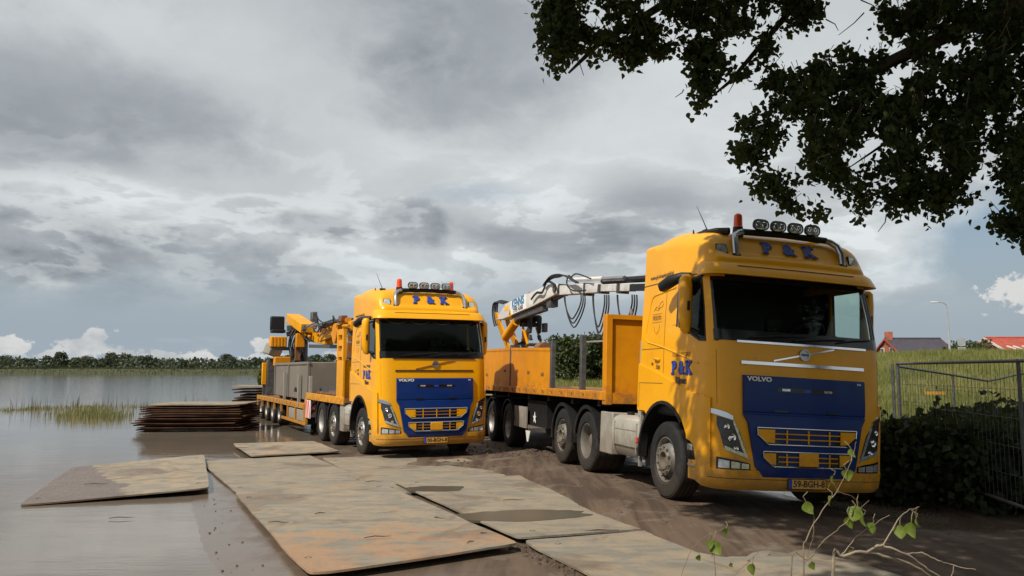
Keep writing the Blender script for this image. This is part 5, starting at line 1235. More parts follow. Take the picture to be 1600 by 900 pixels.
rb = random.Random(17)
for i in range(26):                      # pipes, valves and brackets packed round the folded crane
    y = rb.uniform(6.4, 12.6); z = 3.0 + rb.uniform(-.05, .42) - (.1 if y < 8 else 0); x = rb.uniform(-.38, .25)
    if i % 3 == 0: P(MB().box((x, y, z), (rb.uniform(.06, .16), rb.uniform(.1, .3), rb.uniform(.06, .18)), Euler((rb.uniform(-.4, .4), rb.uniform(-.3, .3), 0)).to_matrix()), 'valve_block', rb.choice(['fence_dark', 'yellow_worn', 'rust_metal', 'yellow_deck']), bevel=.01)
    elif i % 3 == 1: P(MB().tube([(x, y, z), (x + rb.uniform(-.1, .1), y + rb.uniform(-1.2, -.5), z + rb.uniform(-.12, .12))], rb.uniform(.03, .06), 8), 'hydraulic_ram', rb.choice(['fence_dark', 'steel_tube', 'yellow_worn']))
    else: hose([(x, y, z), (x - .1, y - .3, z + .2), (x - .12, y - .7, z + .05), (x, y - 1.0, z - .1)], .022)
for i in range(8):
    x = rb.uniform(-.5, 0); y = rb.uniform(12.4, 13.0); z = rb.uniform(2.3, 3.2)
    if i % 2: P(MB().box((x, y, z), (rb.uniform(.1, .2), .2, rb.uniform(.15, .35)), Euler((0, rb.uniform(-.5, .5), 0)).to_matrix()), 'valve_block', rb.choice(['rust_metal', 'yellow_worn', 'fence_dark']), bevel=.02)
    else: hose([(x, y, 3.3), (x - .12, y - .1, 2.9), (x, y - .15, 2.5), (x + .1, y, 2.2)], .03)

# grey steel container on the low-loader: a thing of its own
gc = thing('steel_container', 'plain grey steel container loaded on the yellow low-loader trailer', 'container', Matrix.Translation(B_LOC) @ Matrix.Rotation(B_YAW, 4, 'Z') @ Vector((0, 9.1, .9)), (0, 0, B_YAW))
MB().bb(-1.15, 1.15, -2.95, 2.9, .09, 1.2).build('shell', 'box_grey', gc, bevel=.02)
for s_ in (-1, 1):
    MB().bb(s_ * 1.15 - .03, s_ * 1.15 + .03, -2.98, 2.93, 1.14, 1.215).build('top_rim', 'box_grey', gc)
    mb = MB(); ar = [(.22 * math.cos(R(a)), .14 * math.sin(R(a)) + .30) for a in range(0, 181, 20)]; mb.prism([(a - 1.0, b_) for a, b_ in ar], 0, s_ * 1.155 - .006, s_ * 1.155 + .006); mb.build('lifting_hole', 'chassis', gc, sm=False)
    for y in (-2.9, 0.2, 2.84): MB().bb(s_ * 1.16 - .03, s_ * 1.16 + .03, y - .06, y + .06, .1, 1.14).build('corner_post', 'box_grey', gc)
for y in (-2.2, 0, 2.2): MB().bb(-1.1, 1.1, y - .1, y + .1, 0, .092).build('skid', 'rust_metal', gc)

# ------------------------------------------------------------------ foliage helpers
def leaf_quads(pts, size, rnd, droop=.0, var=.35, kite=True, nrm_up=0.):
    """one bent leaf (two triangles over a mid rib) at each point"""
    vs = []; fs = []
    for p in pts:
        s = size * rnd.uniform(1 - var, 1 + var)
        d = Vector((rnd.gauss(0, 1), rnd.gauss(0, 1), rnd.gauss(0, 1) - droop)); d.normalize()
        a = Vector((rnd.gauss(0, 1), rnd.gauss(0, 1), rnd.gauss(0, 1))); sd_ = d.cross(a)
        if sd_.length < 1e-4: continue
        sd_.normalize(); nn = sd_.cross(d)
        o = len(vs); p = Vector(p)
        if kite: b = p + d * s * .38 + nn * s * .1; vs += [tuple(p), tuple(b + sd_ * s * .46), tuple(p + d * s), tuple(b - sd_ * s * .46)]; fs += [(o, o + 1, o + 2), (o, o + 2, o + 3)]
        else:
            a_ = p + d * s * .10 + nn * s * .06; b = p + d * s * .40 + nn * s * .11
            vs += [tuple(p), tuple(a_ + sd_ * s * .36), tuple(b + sd_ * s * .47), tuple(p + d * s * 1.04), tuple(b - sd_ * s * .47), tuple(a_ - sd_ * s * .36)]
            fs += [(o, o + 1, o + 2, o + 3), (o, o + 3, o + 4, o + 5)]
    return vs, fs
def in_ellipsoid(rnd, c, r, shell=.0):
    while True:
        v = Vector((rnd.uniform(-1, 1), rnd.uniform(-1, 1), rnd.uniform(-1, 1))); l = v.length
        if shell < l <= 1: return Vector((c[0] + v.x * r[0], c[1] + v.y * r[1], c[2] + v.z * r[2]))
def raw_mesh(name, vs, fs, mat):
    me = bpy.data.meshes.new(name); me.from_pydata(vs, [], fs); me.update(); me.materials.append(MATS[mat]); return me
def raw_obj(name, vs, fs, mat, parent=None, kind=None):
    o = bpy.data.objects.new(name, raw_mesh(name, vs, fs, mat)); col.objects.link(o)
    if parent is not None: o.parent = parent
    if kind: o['kind'] = kind
    return o

# ------------------------------------------------------------------ the big poplar at the right, reaching over the ramp
rp = random.Random(11)
TREE_BASE = Vector((10.5, 5.2, gz(10.5, 5.2)))
tree = thing('poplar_tree', 'large dark poplar tree hanging over the nearer truck from the upper right', 'tree', TREE_BASE)
limbs = MB()
trunk = MB(); trunk.tube([(0, 0, -.2), (-.1, .0, 1.2), (-.25, .1, 3.0), (-.3, .2, 5.5), (-.2, .3, 8.5), (0, .3, 12.0)], [.62, .48, .42, .36, .26, .1], 14); trunk.build('trunk', 'bark', tree)
leafpts = []; bigpts = []; twigs = MB()
def spray(c, r, n_tw, n_lf, out=None, droop=.5, src=None):
    """leafy twigs filling an ellipsoid in world space"""
    for _ in range(n_tw):
        p = in_ellipsoid(rp, c, r); d = (p - Vector(src if src else c)); d = d.normalized() if d.length > .01 else Vector((0, 0, -1))
        d = (d * .6 + Vector((rp.gauss(0, .5), rp.gauss(0, .5), rp.gauss(0, .4) - droop))).normalized()
        ln = rp.uniform(.14, .34); q = p + d * ln
        if rp.random() < .55: twigs.tube([p - TREE_BASE, (p + q) / 2 - TREE_BASE + Vector((0, 0, .02)), q - TREE_BASE], [.006, .004, .002], 3, False)
        for k in range(n_lf):
            t = rp.random(); leafpts.append(p.lerp(q, t) + Vector((rp.gauss(0, .05), rp.gauss(0, .05), rp.gauss(0, .05))))
def limb(pts, r0, r1):
    n = len(pts); limbs.tube([Vector(p) - TREE_BASE for p in pts], [lerp(r0, r1, i / (n - 1)) for i in range(n)], 7)
def pxs(px, py, Y, rx, ry, rz, n_tw, n_lf=9, droop=.35, src=None):
    spray(U(px, py - 22, Y), (rx, rz, ry), n_tw, n_lf, None, droop, src)
# the boughs in view: two overhanging masses, given by their outline in the vertical plane y = 8
def outline(pts): return [(U(px, py, 8.0).x, U(px, py, 8.0).z) for px, py in pts]
BOUGH_A = outline([(845, -60), (840, 55), (850, 80), (860, 122), (872, 116), (882, 84), (915, 75), (932, 98), (944, 112), (958, 85), (985, 104), (1005, 85), (1035, 108), (1045, 92), (1062, 60), (1076, 80), (1082, 125), (1090, 150), (1095, 192), (1104, 188), (1110, 140), (1126, 112), (1150, 122), (1170, 115), (1188, 95), (1208, 102), (1214, 80), (1206, 60), (1230, 42), (1245, 68), (1258, 42), (1280, 28), (1285, -60)])
BOUGH_B = outline([(1195, 115), (1215, 92), (1250, 78), (1290, 88), (1325, 74), (1345, 98), (1375, 84), (1392, 102), (1412, 62), (1376, 40), (1390, -60), (1720, -60), (1720, 400), (1600, 388), (1582, 380), (1560, 352), (1545, 345), (1520, 328), (1500, 318), (1480, 308), (1470, 345), (1458, 372), (1450, 338), (1430, 318), (1405, 342), (1394, 326), (1370, 300), (1352, 318), (1340, 342), (1325, 322), (1300, 312), (1280, 344), (1260, 322), (1240, 332), (1215, 306), (1192, 284), (1186, 316), (1170, 304), (1170, 275), (1185, 255), (1150, 247), (1142, 225), (1160, 190), (1195, 180), (1190, 150)])
def inside(poly, x, z):
    c = False; j = len(poly) - 1
    for i in range(len(poly)):
        (xi, zi), (xj, zj) = poly[i], poly[j]
        if (zi > z) != (zj > z) and x < (xj - xi) * (z - zi) / (zj - zi) + xi: c = not c
        j = i
    return c
def edge_d(poly, x, z):
    m = 9e9
    for i in range(len(poly)):
        (ax_, az_), (bx_, bz_) = poly[i - 1], poly[i]; dx_, dz_ = bx_ - ax_, bz_ - az_; t = max(0, min(1, ((x - ax_) * dx_ + (z - az_) * dz_) / (dx_ * dx_ + dz_ * dz_ + 1e-9))); m = min(m, math.hypot(x - ax_ - t * dx_, z - az_ - t * dz_))
    return m
def bough(poly, n_clump, depth):
    x0, x1 = min(p[0] for p in poly), max(p[0] for p in poly); z0, z1 = min(p[1] for p in poly), max(p[1] for p in poly); k = 0
    while k < n_clump:
        x, z = rp.uniform(x0, x1), rp.uniform(z0, z1)
        if not inside(poly, x, z): continue
        ed = edge_d(poly, x, z); gapn = mnoise.noise((x * 2.6, z * 2.6, 4.)) + .6 * mnoise.noise((x * 6.5, z * 6.5, 1.))
        if gapn < -.08 + .30 * max(0, .35 - ed) - .5 * max(0, ed - .45): continue
        k += 1
        dy_ = rp.uniform(-1, 1) * depth * min(1, .25 + ed * 1.6); y = 8.0 + dy_; s_ = y / 8.0
        p = Vector((x * s_, y, CAM_H + (z - CAM_H) * s_)); rr = rp.uniform(.05, .11)
        q = p + Vector((rp.gauss(0, .07), rp.gauss(0, .07), rp.uniform(-.02, .22)))
        if rp.random() < .5: twigs.tube([q - TREE_BASE, p - TREE_BASE], [.004, .002], 3, False)
        for _ in range(rp.randint(6, 12)): leafpts.append(p + Vector((rp.gauss(0, rr * .55), rp.gauss(0, rr * .6), rp.gauss(0, rr * .55))))
bough(BOUGH_A, 1050, .55); bough(BOUGH_B, 3000, .8)
# crown above and behind the picture edge (shades the ramp, the truck front and the hedge)
def mass(c, r, n, size_list=bigpts):
    for _ in range(n): size_list.append(in_ellipsoid(rp, c, r, .2))
for c, r, n in [((.5, 6.8, 7.1), (1.9, 1.1, 1.0), 2100), ((1.6, 7.5, 7.0), (1.3, 1.2, .9), 1800), ((-.3, 5.5, 7.3), (2.0, 1.1, .9), 2000), ((2.6, 7.6, 7.4), (2.0, 1.6, 1.4), 4200), ((4.6, 6.8, 7.6), (2.4, 2.2, 1.8), 5200), ((7.2, 5.8, 8.0), (2.6, 2.8, 2.2), 6000), ((4.0, 4.0, 8.0), (3.0, 2.2, 1.8), 5200), ((1.0, 4.0, 7.4), (2.4, 2.0, 1.4), 3800),
                ((9.5, 7.0, 9.0), (3.2, 3.4, 3.0), 6500), ((8.0, 3.0, 9.5), (3.4, 3.0, 2.6), 5500), ((12, 4.5, 10), (3.6, 3.6, 3.2), 5000), ((7.5, 8.6, 6.6), (1.6, 1.6, 1.2), 2600), ((.0, 1.6, 7.2), (2.2, 1.8, 1.2), 2600), ((10.0, 9.5, 6.8), (2.2, 2.0, 2.0), 3200), ((3.0, 1.5, 8.5), (3.0, 2.0, 1.6), 3400)]:
    mass(c, r, n)
T0 = TREE_BASE
limb([T0 + Vector((-.25, .15, 3.4)), (8.6, 6.0, 5.2), (6.8, 7.0, 5.9), (5.0, 7.7, 5.5), (3.6, 8.0, 4.9), (2.9, 8.0, 4.5)], .20, .02)
limb([(6.8, 7.0, 5.9), (5.4, 7.4, 6.4), (3.6, 7.9, 6.4), (2.0, 8.2, 6.0), (.9, 8.2, 5.3), (.6, 8.2, 5.0)], .11, .012)
limb([T0 + Vector((-.3, .2, 5.2)), (8.5, 5.0, 7.4), (6.0, 4.5, 8.2), (3.5, 4.2, 8.2), (1.0, 4.0, 7.6), (-.6, 3.0, 7.2)], .22, .03)
limb([T0 + Vector((-.3, .2, 6.0)), (8.6, 6.8, 8.2), (6.4, 7.0, 8.4), (4.2, 7.2, 7.8), (2.2, 7.6, 7.2)], .18, .03)
limb([T0 + Vector((-.2, .2, 4.4)), (9.8, 8.0, 6.4), (9.6, 10.2, 7.2)], .18, .03)
limb([(5.0, 7.7, 5.5), (4.6, 7.7, 4.7), (4.3, 7.6, 4.1)], .05, .006); limb([(6.0, 7.4, 5.8), (5.6, 7.5, 4.9), (5.2, 7.5, 4.2), (5.0, 7.5, 3.7)], .05, .005)
limb([(4.4, 7.9, 5.1), (4.0, 7.9, 4.3), (3.4, 7.9, 3.9)], .04, .005); limb([(3.6, 7.9, 6.4), (2.9, 8.2, 5.6), (2.3, 8.2, 4.9), (1.95, 8.1, 4.6)], .05, .004)
for (px, py, qx, qy) in ((1385, 335, 1372, 362), (1380, 310, 1395, 345), (1350, 20, 1310, 55), (1345, 0, 1375, 20), (1290, 30, 1310, 48), (890, 82, 912, 118), (1145, 120, 1138, 145), (1068, 140, 1055, 152)):
    a_, b_ = U(px, py, 7.8), U(qx, qy, 7.8); limb([a_, a_.lerp(b_, .5) + Vector((.03, 0, .01)), b_], .007, .003)
limbs.build('limbs', 'bark', tree)
raw_obj('twigs', twigs.v, twigs.f, 'twig_thin', tree, 'stuff')
v1, f1 = leaf_quads([p - TREE_BASE for p in leafpts], .058, rp, .5, kite=False)
v2, f2 = leaf_quads([p - TREE_BASE for p in bigpts], .17, rp, .3)
o_ = len(v1); raw_obj('crown', v1 + v2, f1 + [tuple(i + o_ for i in f) for f in f2], 'poplar_leaf', tree, 'stuff')

# ------------------------------------------------------------------ hedge and site fences at the right
rh = random.Random(5)
hg = thing('hedge', 'dense dark overgrown hedge at the foot of the site fence beside the nearer truck', 'hedge', (7.5, 11.2, gz(7.5, 11.2)))
hb_ = Vector(hg.location); pts = []; stems = MB()
HL = [((5.55, 12.4), 1.15, 1.0), ((6.0, 11.6), 1.35, .9), ((6.5, 11.2), 1.3, 1.0), ((7.1, 10.9), 1.3, 1.1), ((7.8, 10.8), 1.35, 1.2), ((8.6, 10.6), 1.35, 1.3), ((9.4, 10.6), 1.4, 1.4), ((6.9, 10.3), 1.2, .7), ((7.4, 9.7), 1.25, .8), ((8.0, 9.2), 1.3, .9), ((8.6, 8.6), 1.3, 1.0), ((6.35, 10.9), 1.3, .7), ((6.6, 13.2), 1.2, 1.1), ((6.0, 14.4), 1.0, .9), ((7.4, 12.6), 1.5, 1.3), ((8.6, 12.4), 1.5, 1.4), ((9.8, 12.2), 1.5, 1.4)]
for (cx_, cy_), hh, rr in HL:
    g0 = gz(cx_, cy_); hh *= .80
    for _ in range(2300):
        a = rh.uniform(0, 6.283); q = rr * math.sqrt(rh.random()); z = hh * rh.random() ** .75
        k = math.sqrt(max(0, 1 - (z / (hh * 1.12)) ** 3)); pts.append(Vector((cx_ + q * k * math.cos(a), cy_ + q * k * math.sin(a), g0 + z)) - hb_)
    for _ in range(12):
        a = rh.uniform(0, 6.283); q = rr * rh.random(); x, y = cx_ + q * math.cos(a), cy_ + q * math.sin(a); top = hh * rh.uniform(.9, 1.25)
        stems.tube([Vector((x, y, g0)) - hb_, Vector((x + rh.gauss(0, .08), y + rh.gauss(0, .08), g0 + top)) - hb_], [.010, .003], 4, False)
        for k in range(10): pts.append(Vector((x + rh.gauss(0, .07), y + rh.gauss(0, .07), g0 + top * rh.uniform(.6, 1.02))) - hb_)
v1, f1 = leaf_quads(pts, .115, rh, .2); raw_obj('foliage', v1, f1, 'hedge_leaf', hg, 'stuff'); raw_obj('stems', stems.v, stems.f, 'twig_thin', hg, 'stuff')

def fence_panel(label, pa, pb, z0, ztop, mesh=True, posts=None, bend=None, mat='fence_dark', dx_=.12, rr=.021):
    pa, pb = Vector(pa), Vector(pb); F = thing('site_fence', label, 'fence', (pa.x, pa.y, z0), (0, 0, 0), 'wire mesh site fences'); o = Vector((pa.x, pa.y, z0)); L_ = (pb - pa).length
    def at(t, z): 
        q = pa.lerp(pb, t); return Vector((q.x - o.x, q.y - o.y, z - o.z))
    zt = (lambda t: ztop) if bend is None else bend
    for t in (posts or (0, 1)): MB().tube([at(t, z0 - .1), at(t, zt(t) + .02)], rr * 1.1, 8).build('post', mat, F)
    N = 16; MB().tube([at(i / N, zt(i / N)) for i in range(N + 1)], rr, 8).build('top_rail', mat, F)
    MB().tube([at(0, z0 + .2), at(1, z0 + .2)], rr, 8).build('bottom_rail', mat, F)
    wm = MB(); n = int(L_ / dx_)
    for i in range(1, n): wm.tube([at(i / n, z0 + .2), at(i / n, zt(i / n))], .0024, 4, False)
    for k in range(1, 5): wm.tube([at(i / N, lerp(z0 + .2, zt(i / N), k / 5)) for i in range(N + 1)], .0032, 4, False)
    wm.build('wire_mesh', mat, F, kind='stuff', fix=False); return F
fence_panel('tall site fence panel running towards the camera along the hedge', U(1402, 575, 13.6).xy.to_3d(), U(1640, 575, 8.6).xy.to_3d(), .1, 1.975, posts=(0, .86))
MB_p = U(1393, 575, 13.75)
F2 = fence_panel('bent site fence with sagging top rail running up the slope', U(1403, 575, 13.8).xy.to_3d(), U(1690, 575, 16.5).xy.to_3d(), .25, 1.8, posts=(0, .26, .62, .98),
            bend=lambda t: pts_fn([(0, 1.93), (.26, 1.78), (.45, 1.66), (.62, 1.80), (1, 1.78)])(t), dx_=.1)
MB().tube([(-.12, -.05, -.15), (-.12, -.05, 1.73)], .028, 8).build('post', 'fence_dark', F2)
MB().box((.75, .25, 1.22), (.34, .03, .05)).build('tape', 'tape_orange', F2)

# ------------------------------------------------------------------ grass
def blades(name, spots, mat, hrange, wd, rnd, label, cat='grass', lean=.35):
    vs = []; fs = []
    for (x, y, z) in spots:
        h = rnd.uniform(*hrange); a = rnd.uniform(0, 6.283); lx, ly = math.cos(a) * h * lean * rnd.random(), math.sin(a) * h * lean * rnd.random(); b = rnd.uniform(0, 3.14); wx, wy = math.cos(b) * wd, math.sin(b) * wd
        o = len(vs); vs += [(x - wx, y - wy, z - .03), (x + wx, y + wy, z - .03), (x + lx * .4 + wx * .7, y + ly * .4 + wy * .7, z + h * .55), (x + lx * .4 - wx * .7, y + ly * .4 - wy * .7, z + h * .55), (x + lx, y + ly, z + h)]
        fs += [(o, o + 1, o + 2, o + 3), (o + 3, o + 2, o + 4)]
    o = raw_obj(name, vs, fs, mat); tag(o, label, cat, None, 'stuff'); return o
rg = random.Random(3)
sp_ = []
while len(sp_) < 34000:
    y = 16 + 36 * rg.random() ** .8; x = rg.uniform(.37, .70) * y * .98
    if x < 6.3: continue
    if mnoise.noise((x * .6, y * .6, 0)) + rg.gauss(0, .4) > -.3: sp_.append((x, y, gz(x, y)))
blades('dike_grass', sp_, 'dike_blade', (.16, .42), .016, rg, 'long yellow-green grass covering the dike slope at right')
sp_ = []
while len(sp_) < 9000:
    y = rg.uniform(34, 90); x = rg.uniform(-.02, .16) * y; sp_.append((x, y, gz(x, y)))
blades('meadow_grass', sp_, 'dike_blade', (.3, .7), .03, rg, 'rough meadow grass seen beneath the crane boom behind the trailer')
sp_ = []
for _ in range(2200):
    t = rg.random(); px = lerp(-60, 262, t); c0 = G(px, lerp(642, 634, t)); wdt = .35 + 1.1 * smooth(.0, .35, t) * (1 - smooth(.66, .95, t))
    x, y = c0.x + rg.gauss(0, .3), c0.y + rg.gauss(0, wdt)
    if mnoise.noise((x * .7, y * .35, 5)) + .25 * (1 if .25 < t < .7 else -.6) > rg.uniform(-.25, .3): sp_.append((x, y, WATER_Z - .02))
blades('bank_grass', sp_, 'reed_blade', (.06, .24), .012, rg, 'strip of flooded bank grass standing in the water at left')
sp_ = []
for _ in range(1500):
    px = rg.gauss(142, 28); c0 = G(px, rg.gauss(650, 4)); sp_.append((c0.x, c0.y, WATER_Z - .02))
blades('bank_tussock', sp_, 'reed_blade', (.12, .42), .013, rg, 'bushy tussock of grass in the water left of the plate stack')
sp_ = []
for cx0 in (20, 55, 108, 118, 140, 165, 208, 225, 240, 300, 308, 175, 60):
    c0 = G(cx0, 640)
    for _ in range(9): sp_.append((c0.x + rg.gauss(0, .22), c0.y + rg.gauss(0, .4), WATER_Z - .02))
blades('dock_stems', sp_, 'reed_seed', (.35, .85), .016, rg, 'tall brown seed stems rising from the flooded bank grass', lean=.18)

# ------------------------------------------------------------------ trees far and near
def crown_mesh(blobs, n, size, seed, mat, shell=.45):
    rnd = random.Random(seed); tot = sum(r[0] * r[1] + r[1] * r[2] for _, r in blobs); pts = []
    for c, r in blobs: pts += [in_ellipsoid(rnd, c, r, shell) for _ in range(int(n * (r[0] * r[1] + r[1] * r[2]) / tot))]
    v, f = leaf_quads(pts, size, rnd, .2); return raw_mesh('crown', v, f, mat)
def trunk_mesh(h, r, seed):
    rnd = random.Random(seed); mb = MB(); mb.tube([(0, 0, -.5), (.02 * h, 0, h * .35), (-.02 * h, .02 * h, h * .8)], [r, r * .75, r * .3], 8)
    for k in range(4):
        a = rnd.uniform(0, 6.28); mb.tube([(0, 0, h * (.3 + .1 * k)), (math.cos(a) * h * .25, math.sin(a) * h * .25, h * (.55 + .1 * k))], [r * .5, r * .15], 6)
    me = bpy.data.meshes.new('trunk'); me.from_pydata(mb.v, [], mb.f); me.materials.append(MATS['bark']); return me
def lump(rnd, h, wd, n):
    out = [((0, 0, h * .55), (wd * .42, wd * .42, h * .36))]
    for _ in range(n):
        a = rnd.uniform(0, 6.28); q = wd * rnd.uniform(.15, .36); out.append(((math.cos(a) * q, math.sin(a) * q, h * rnd.uniform(.4, .8)), (wd * rnd.uniform(.16, .27),) * 2 + (h * rnd.uniform(.12, .22),)))
    return out
rt_ = random.Random(21); protos = []
for i in range(6):
    h, wd = (9, 9, 11, 8, 10, 7)[i], (9, 11, 9, 10, 12, 9)[i]
    protos.append((crown_mesh(lump(rt_, h, wd, 9), 1500, .75, i, 'hazy_willow_leaf' if i in (1, 3) else 'hazy_far_leaf', .3), trunk_mesh(h * .8, .35, i)))
def put_tree(proto, x, y, z, s, label, group, rz, name='tree', sz=None):
    T_ = thing(name, label, 'tree', (x, y, z), (0, 0, rz), group); T_.scale = (s, s, sz or s)
    for nm, me in (('crown', proto[0]), ('trunk', proto[1])):
        o = bpy.data.objects.new(nm, me); col.objects.link(o); o.parent = T_
        if nm == 'crown': o['kind'] = 'stuff'
    return T_
Yf = 440
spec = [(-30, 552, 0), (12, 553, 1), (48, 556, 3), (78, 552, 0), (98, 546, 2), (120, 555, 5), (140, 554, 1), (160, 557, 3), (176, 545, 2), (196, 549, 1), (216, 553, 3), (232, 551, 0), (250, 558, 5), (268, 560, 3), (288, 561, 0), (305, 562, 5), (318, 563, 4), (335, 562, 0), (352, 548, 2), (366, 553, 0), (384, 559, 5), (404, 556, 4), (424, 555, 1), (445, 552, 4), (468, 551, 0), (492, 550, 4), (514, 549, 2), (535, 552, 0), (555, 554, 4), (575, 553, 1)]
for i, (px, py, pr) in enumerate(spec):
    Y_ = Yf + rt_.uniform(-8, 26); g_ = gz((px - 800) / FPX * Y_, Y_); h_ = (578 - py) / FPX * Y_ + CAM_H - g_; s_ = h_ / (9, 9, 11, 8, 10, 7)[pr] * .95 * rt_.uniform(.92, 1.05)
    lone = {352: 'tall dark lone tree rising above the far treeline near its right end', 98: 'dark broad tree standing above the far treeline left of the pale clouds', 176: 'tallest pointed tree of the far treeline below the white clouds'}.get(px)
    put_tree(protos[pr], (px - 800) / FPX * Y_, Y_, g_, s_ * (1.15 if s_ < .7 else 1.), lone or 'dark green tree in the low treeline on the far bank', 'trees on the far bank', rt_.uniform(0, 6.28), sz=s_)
sh = []
rs_ = random.Random(9)
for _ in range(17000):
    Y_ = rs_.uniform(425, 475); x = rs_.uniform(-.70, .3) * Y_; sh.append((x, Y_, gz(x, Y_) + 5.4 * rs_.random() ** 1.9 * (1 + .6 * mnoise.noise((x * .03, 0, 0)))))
v, f = leaf_quads(sh, 1.5, rs_, 0); tag(raw_obj('far_undergrowth', v, f, 'hazy_far_leaf', None, 'stuff'), 'dark undergrowth along the foot of the far bank treeline', 'bushes')
sh = []
for _ in range(9000):
    Y_ = rs_.uniform(391, 424); x = rs_.uniform(-.70, .12) * Y_; sh.append((x, Y_, gz(x, Y_)))
blades('far_bank_grass', sh, 'far_blade', (.4, 1.0), .22, rs_, 'olive grass on the low far bank of the river')
# trees behind the flatbed trailer
for i, (px, py, Y_, wd, lab) in enumerate([(893, 516, 82, 4.9, 'round leafy tree behind the trailer stakes, left of the pair'), (929, 513, 84, 4.6, 'broad leafy tree behind the trailer stakes, right of the pair'), (962, 552, 80, 3.0, 'lower bushy tree beside the trailer headboard')]):
    x = (px - 800) / FPX * Y_; g_ = gz(x, Y_); h_ = (578 - py) / FPX * Y_ + CAM_H - g_; rnd = random.Random(40 + i)
    T_ = thing('tree', lab, 'tree', (x, Y_, g_), (0, 0, 0), 'trees behind the trailer')
    bl = lump(rnd, h_, wd, 10) + [((0, 0, h_ * .25), (wd * .45, wd * .4, h_ * .28))]
    o = bpy.data.objects.new('crown', crown_mesh(bl, 5500, .30, 50 + i, 'mid_leaf', .25)); col.objects.link(o); o.parent = T_; o['kind'] = 'stuff'
    o = bpy.data.objects.new('trunk', trunk_mesh(h_ * .8, .22, i)); col.objects.link(o); o.parent = T_
# bush on the near bank left of the low-loader
bs = thing('bush', 'yellow-green bush on the bank behind the tall plate stack', 'bush', G(414, 603))
o = bpy.data.objects.new('foliage', crown_mesh([((0, 0, .7), (.8, .8, .9)), ((-.6, 0, .9), (.3, .3, .9)), ((.8, .5, .5), (.8, .6, .6))], 900, .28, 77, 'nettle_leaf', .2)); col.objects.link(o); o.parent = bs; o['kind'] = 'stuff'
mb = MB(); [mb.tube([(0, 0, -.3), (rs_.gauss(0, .5), rs_.gauss(0, .3), 1.2 + .5 * rs_.random())], [.03, .008], 5) for _ in range(7)]; mb.build('stems', 'twig_thin', bs, kind='stuff')
# rough weeds at the foot of the dike next to the truck
sp_ = []
for _ in range(5000):
    y = rg.uniform(13.5, 21); x = lerp(5.8, 6.6, (y - 13.5) / 7.5) + rg.uniform(0, 2.2); sp_.append(Vector((x, y, gz(x, y) + .75 * rg.random() ** 1.6)))
v, f = leaf_quads(sp_, .12, rg, 0); tag(raw_obj('nettles', v, f, 'nettle_leaf', None, 'stuff'), 'nettles and weeds at the foot of the dike behind the nearer truck', 'weeds')

# ------------------------------------------------------------------ houses, lamp and sign beyond the dike
def house(name, label, x0, x1, y0, depth, zb, ze, zr, roofmat, chim=None, wall='brick', windows=()):
    H = thing(name, label, 'house', ((x0 + x1) / 2, y0 + depth / 2, zb), (0, 0, 0), 'houses beyond the dike'); cx_, cy_ = (x0 + x1) / 2, y0 + depth / 2; hl, hd = (x1 - x0) / 2, depth / 2
    MB().prism([(-hd, 0), (hd, 0), (hd, ze - zb), (0, zr - zb - .06), (-hd, ze - zb)], 0, -hl, hl).build('wall', wall, H, sm=False)
    for s_ in (-1, 1):
        sl = (zr - ze) / hd; oh = .35
        mb = MB(); mb.prism([(s_ * (hd + oh), ze - zb - sl * oh), (0, zr - zb), (0, zr - zb + .14), (s_ * (hd + oh), ze - zb - sl * oh + .14)], 0, -hl - .2, hl + .2); rf_ = mb.build('roof', roofmat, H, sm=False)
        for xx in (-hl - .22, hl + .22):
            mb = MB(); mb.prism([(s_ * (hd + oh), ze - zb - sl * oh - .06), (0, zr - zb - .06), (0, zr - zb + .17), (s_ * (hd + oh), ze - zb - sl * oh + .17)], 0, xx - .03, xx + .03); mb.build('verge_board', 'roof_red' if roofmat == 'roof_slate' else 'house_white', rf_, sm=False)
    MB().tube([(-hl - .2, 0, zr - zb + .14), (hl + .2, 0, zr - zb + .14)], .12, 8).build('ridge', roofmat, H)
    if chim is not None: MB().bb(chim - .35, chim + .35, -.35, .35, zr - zb - .6, zr - zb + .95).build('chimney', 'brick', H, bevel=.03)
    for (wx, wz) in windows:
        wn = MB().bb(-hl - .06, -hl + .02, wx - .4, wx + .4, wz - zb - .5, wz - zb + .5).build('window', 'house_white', H); MB().bb(-hl - .075, -hl - .05, wx - .3, wx + .3, wz - zb - .4, wz - zb + .4).build('pane', 'pane', wn)
    return H
def X(px, Y_): return (px - 800) / FPX * Y_
def Zp(py, Y_): return CAM_H + (578 - py) / FPX * Y_
house('house', 'house with dark slate roof, brick gable and chimney beyond the dike', X(1384, 95), X(1466, 95), 91, 8, .4, Zp(558, 95), Zp(531, 95), 'roof_slate', chim=-X(1466, 95) / 2 + X(1384, 95) / 2 + .3, windows=((-1.2, Zp(550, 95)), (1.0, Zp(550, 95))))
house('house', 'low orange-roofed house just right of the truck mirror', X(1340, 120), X(1376, 120), 118, 7, .4, Zp(558, 120), Zp(546, 120), 'roof_red')
hr_ = house('house', 'red tiled house at the right picture edge beyond the dike', X(1540, 85), X(1660, 85), 81, 8, .4, Zp(553, 85), Zp(530, 85), 'roof_red')
for px in (1566, 1576, 1590):
    MB().beam((X(px, 83) - hr_.location.x, -2.6, Zp(541, 83) - .4), (X(px + 9, 83) - hr_.location.x, -3.9, Zp(549, 83) - .4), .18, .10).build('roof_window', 'house_white', hr_)
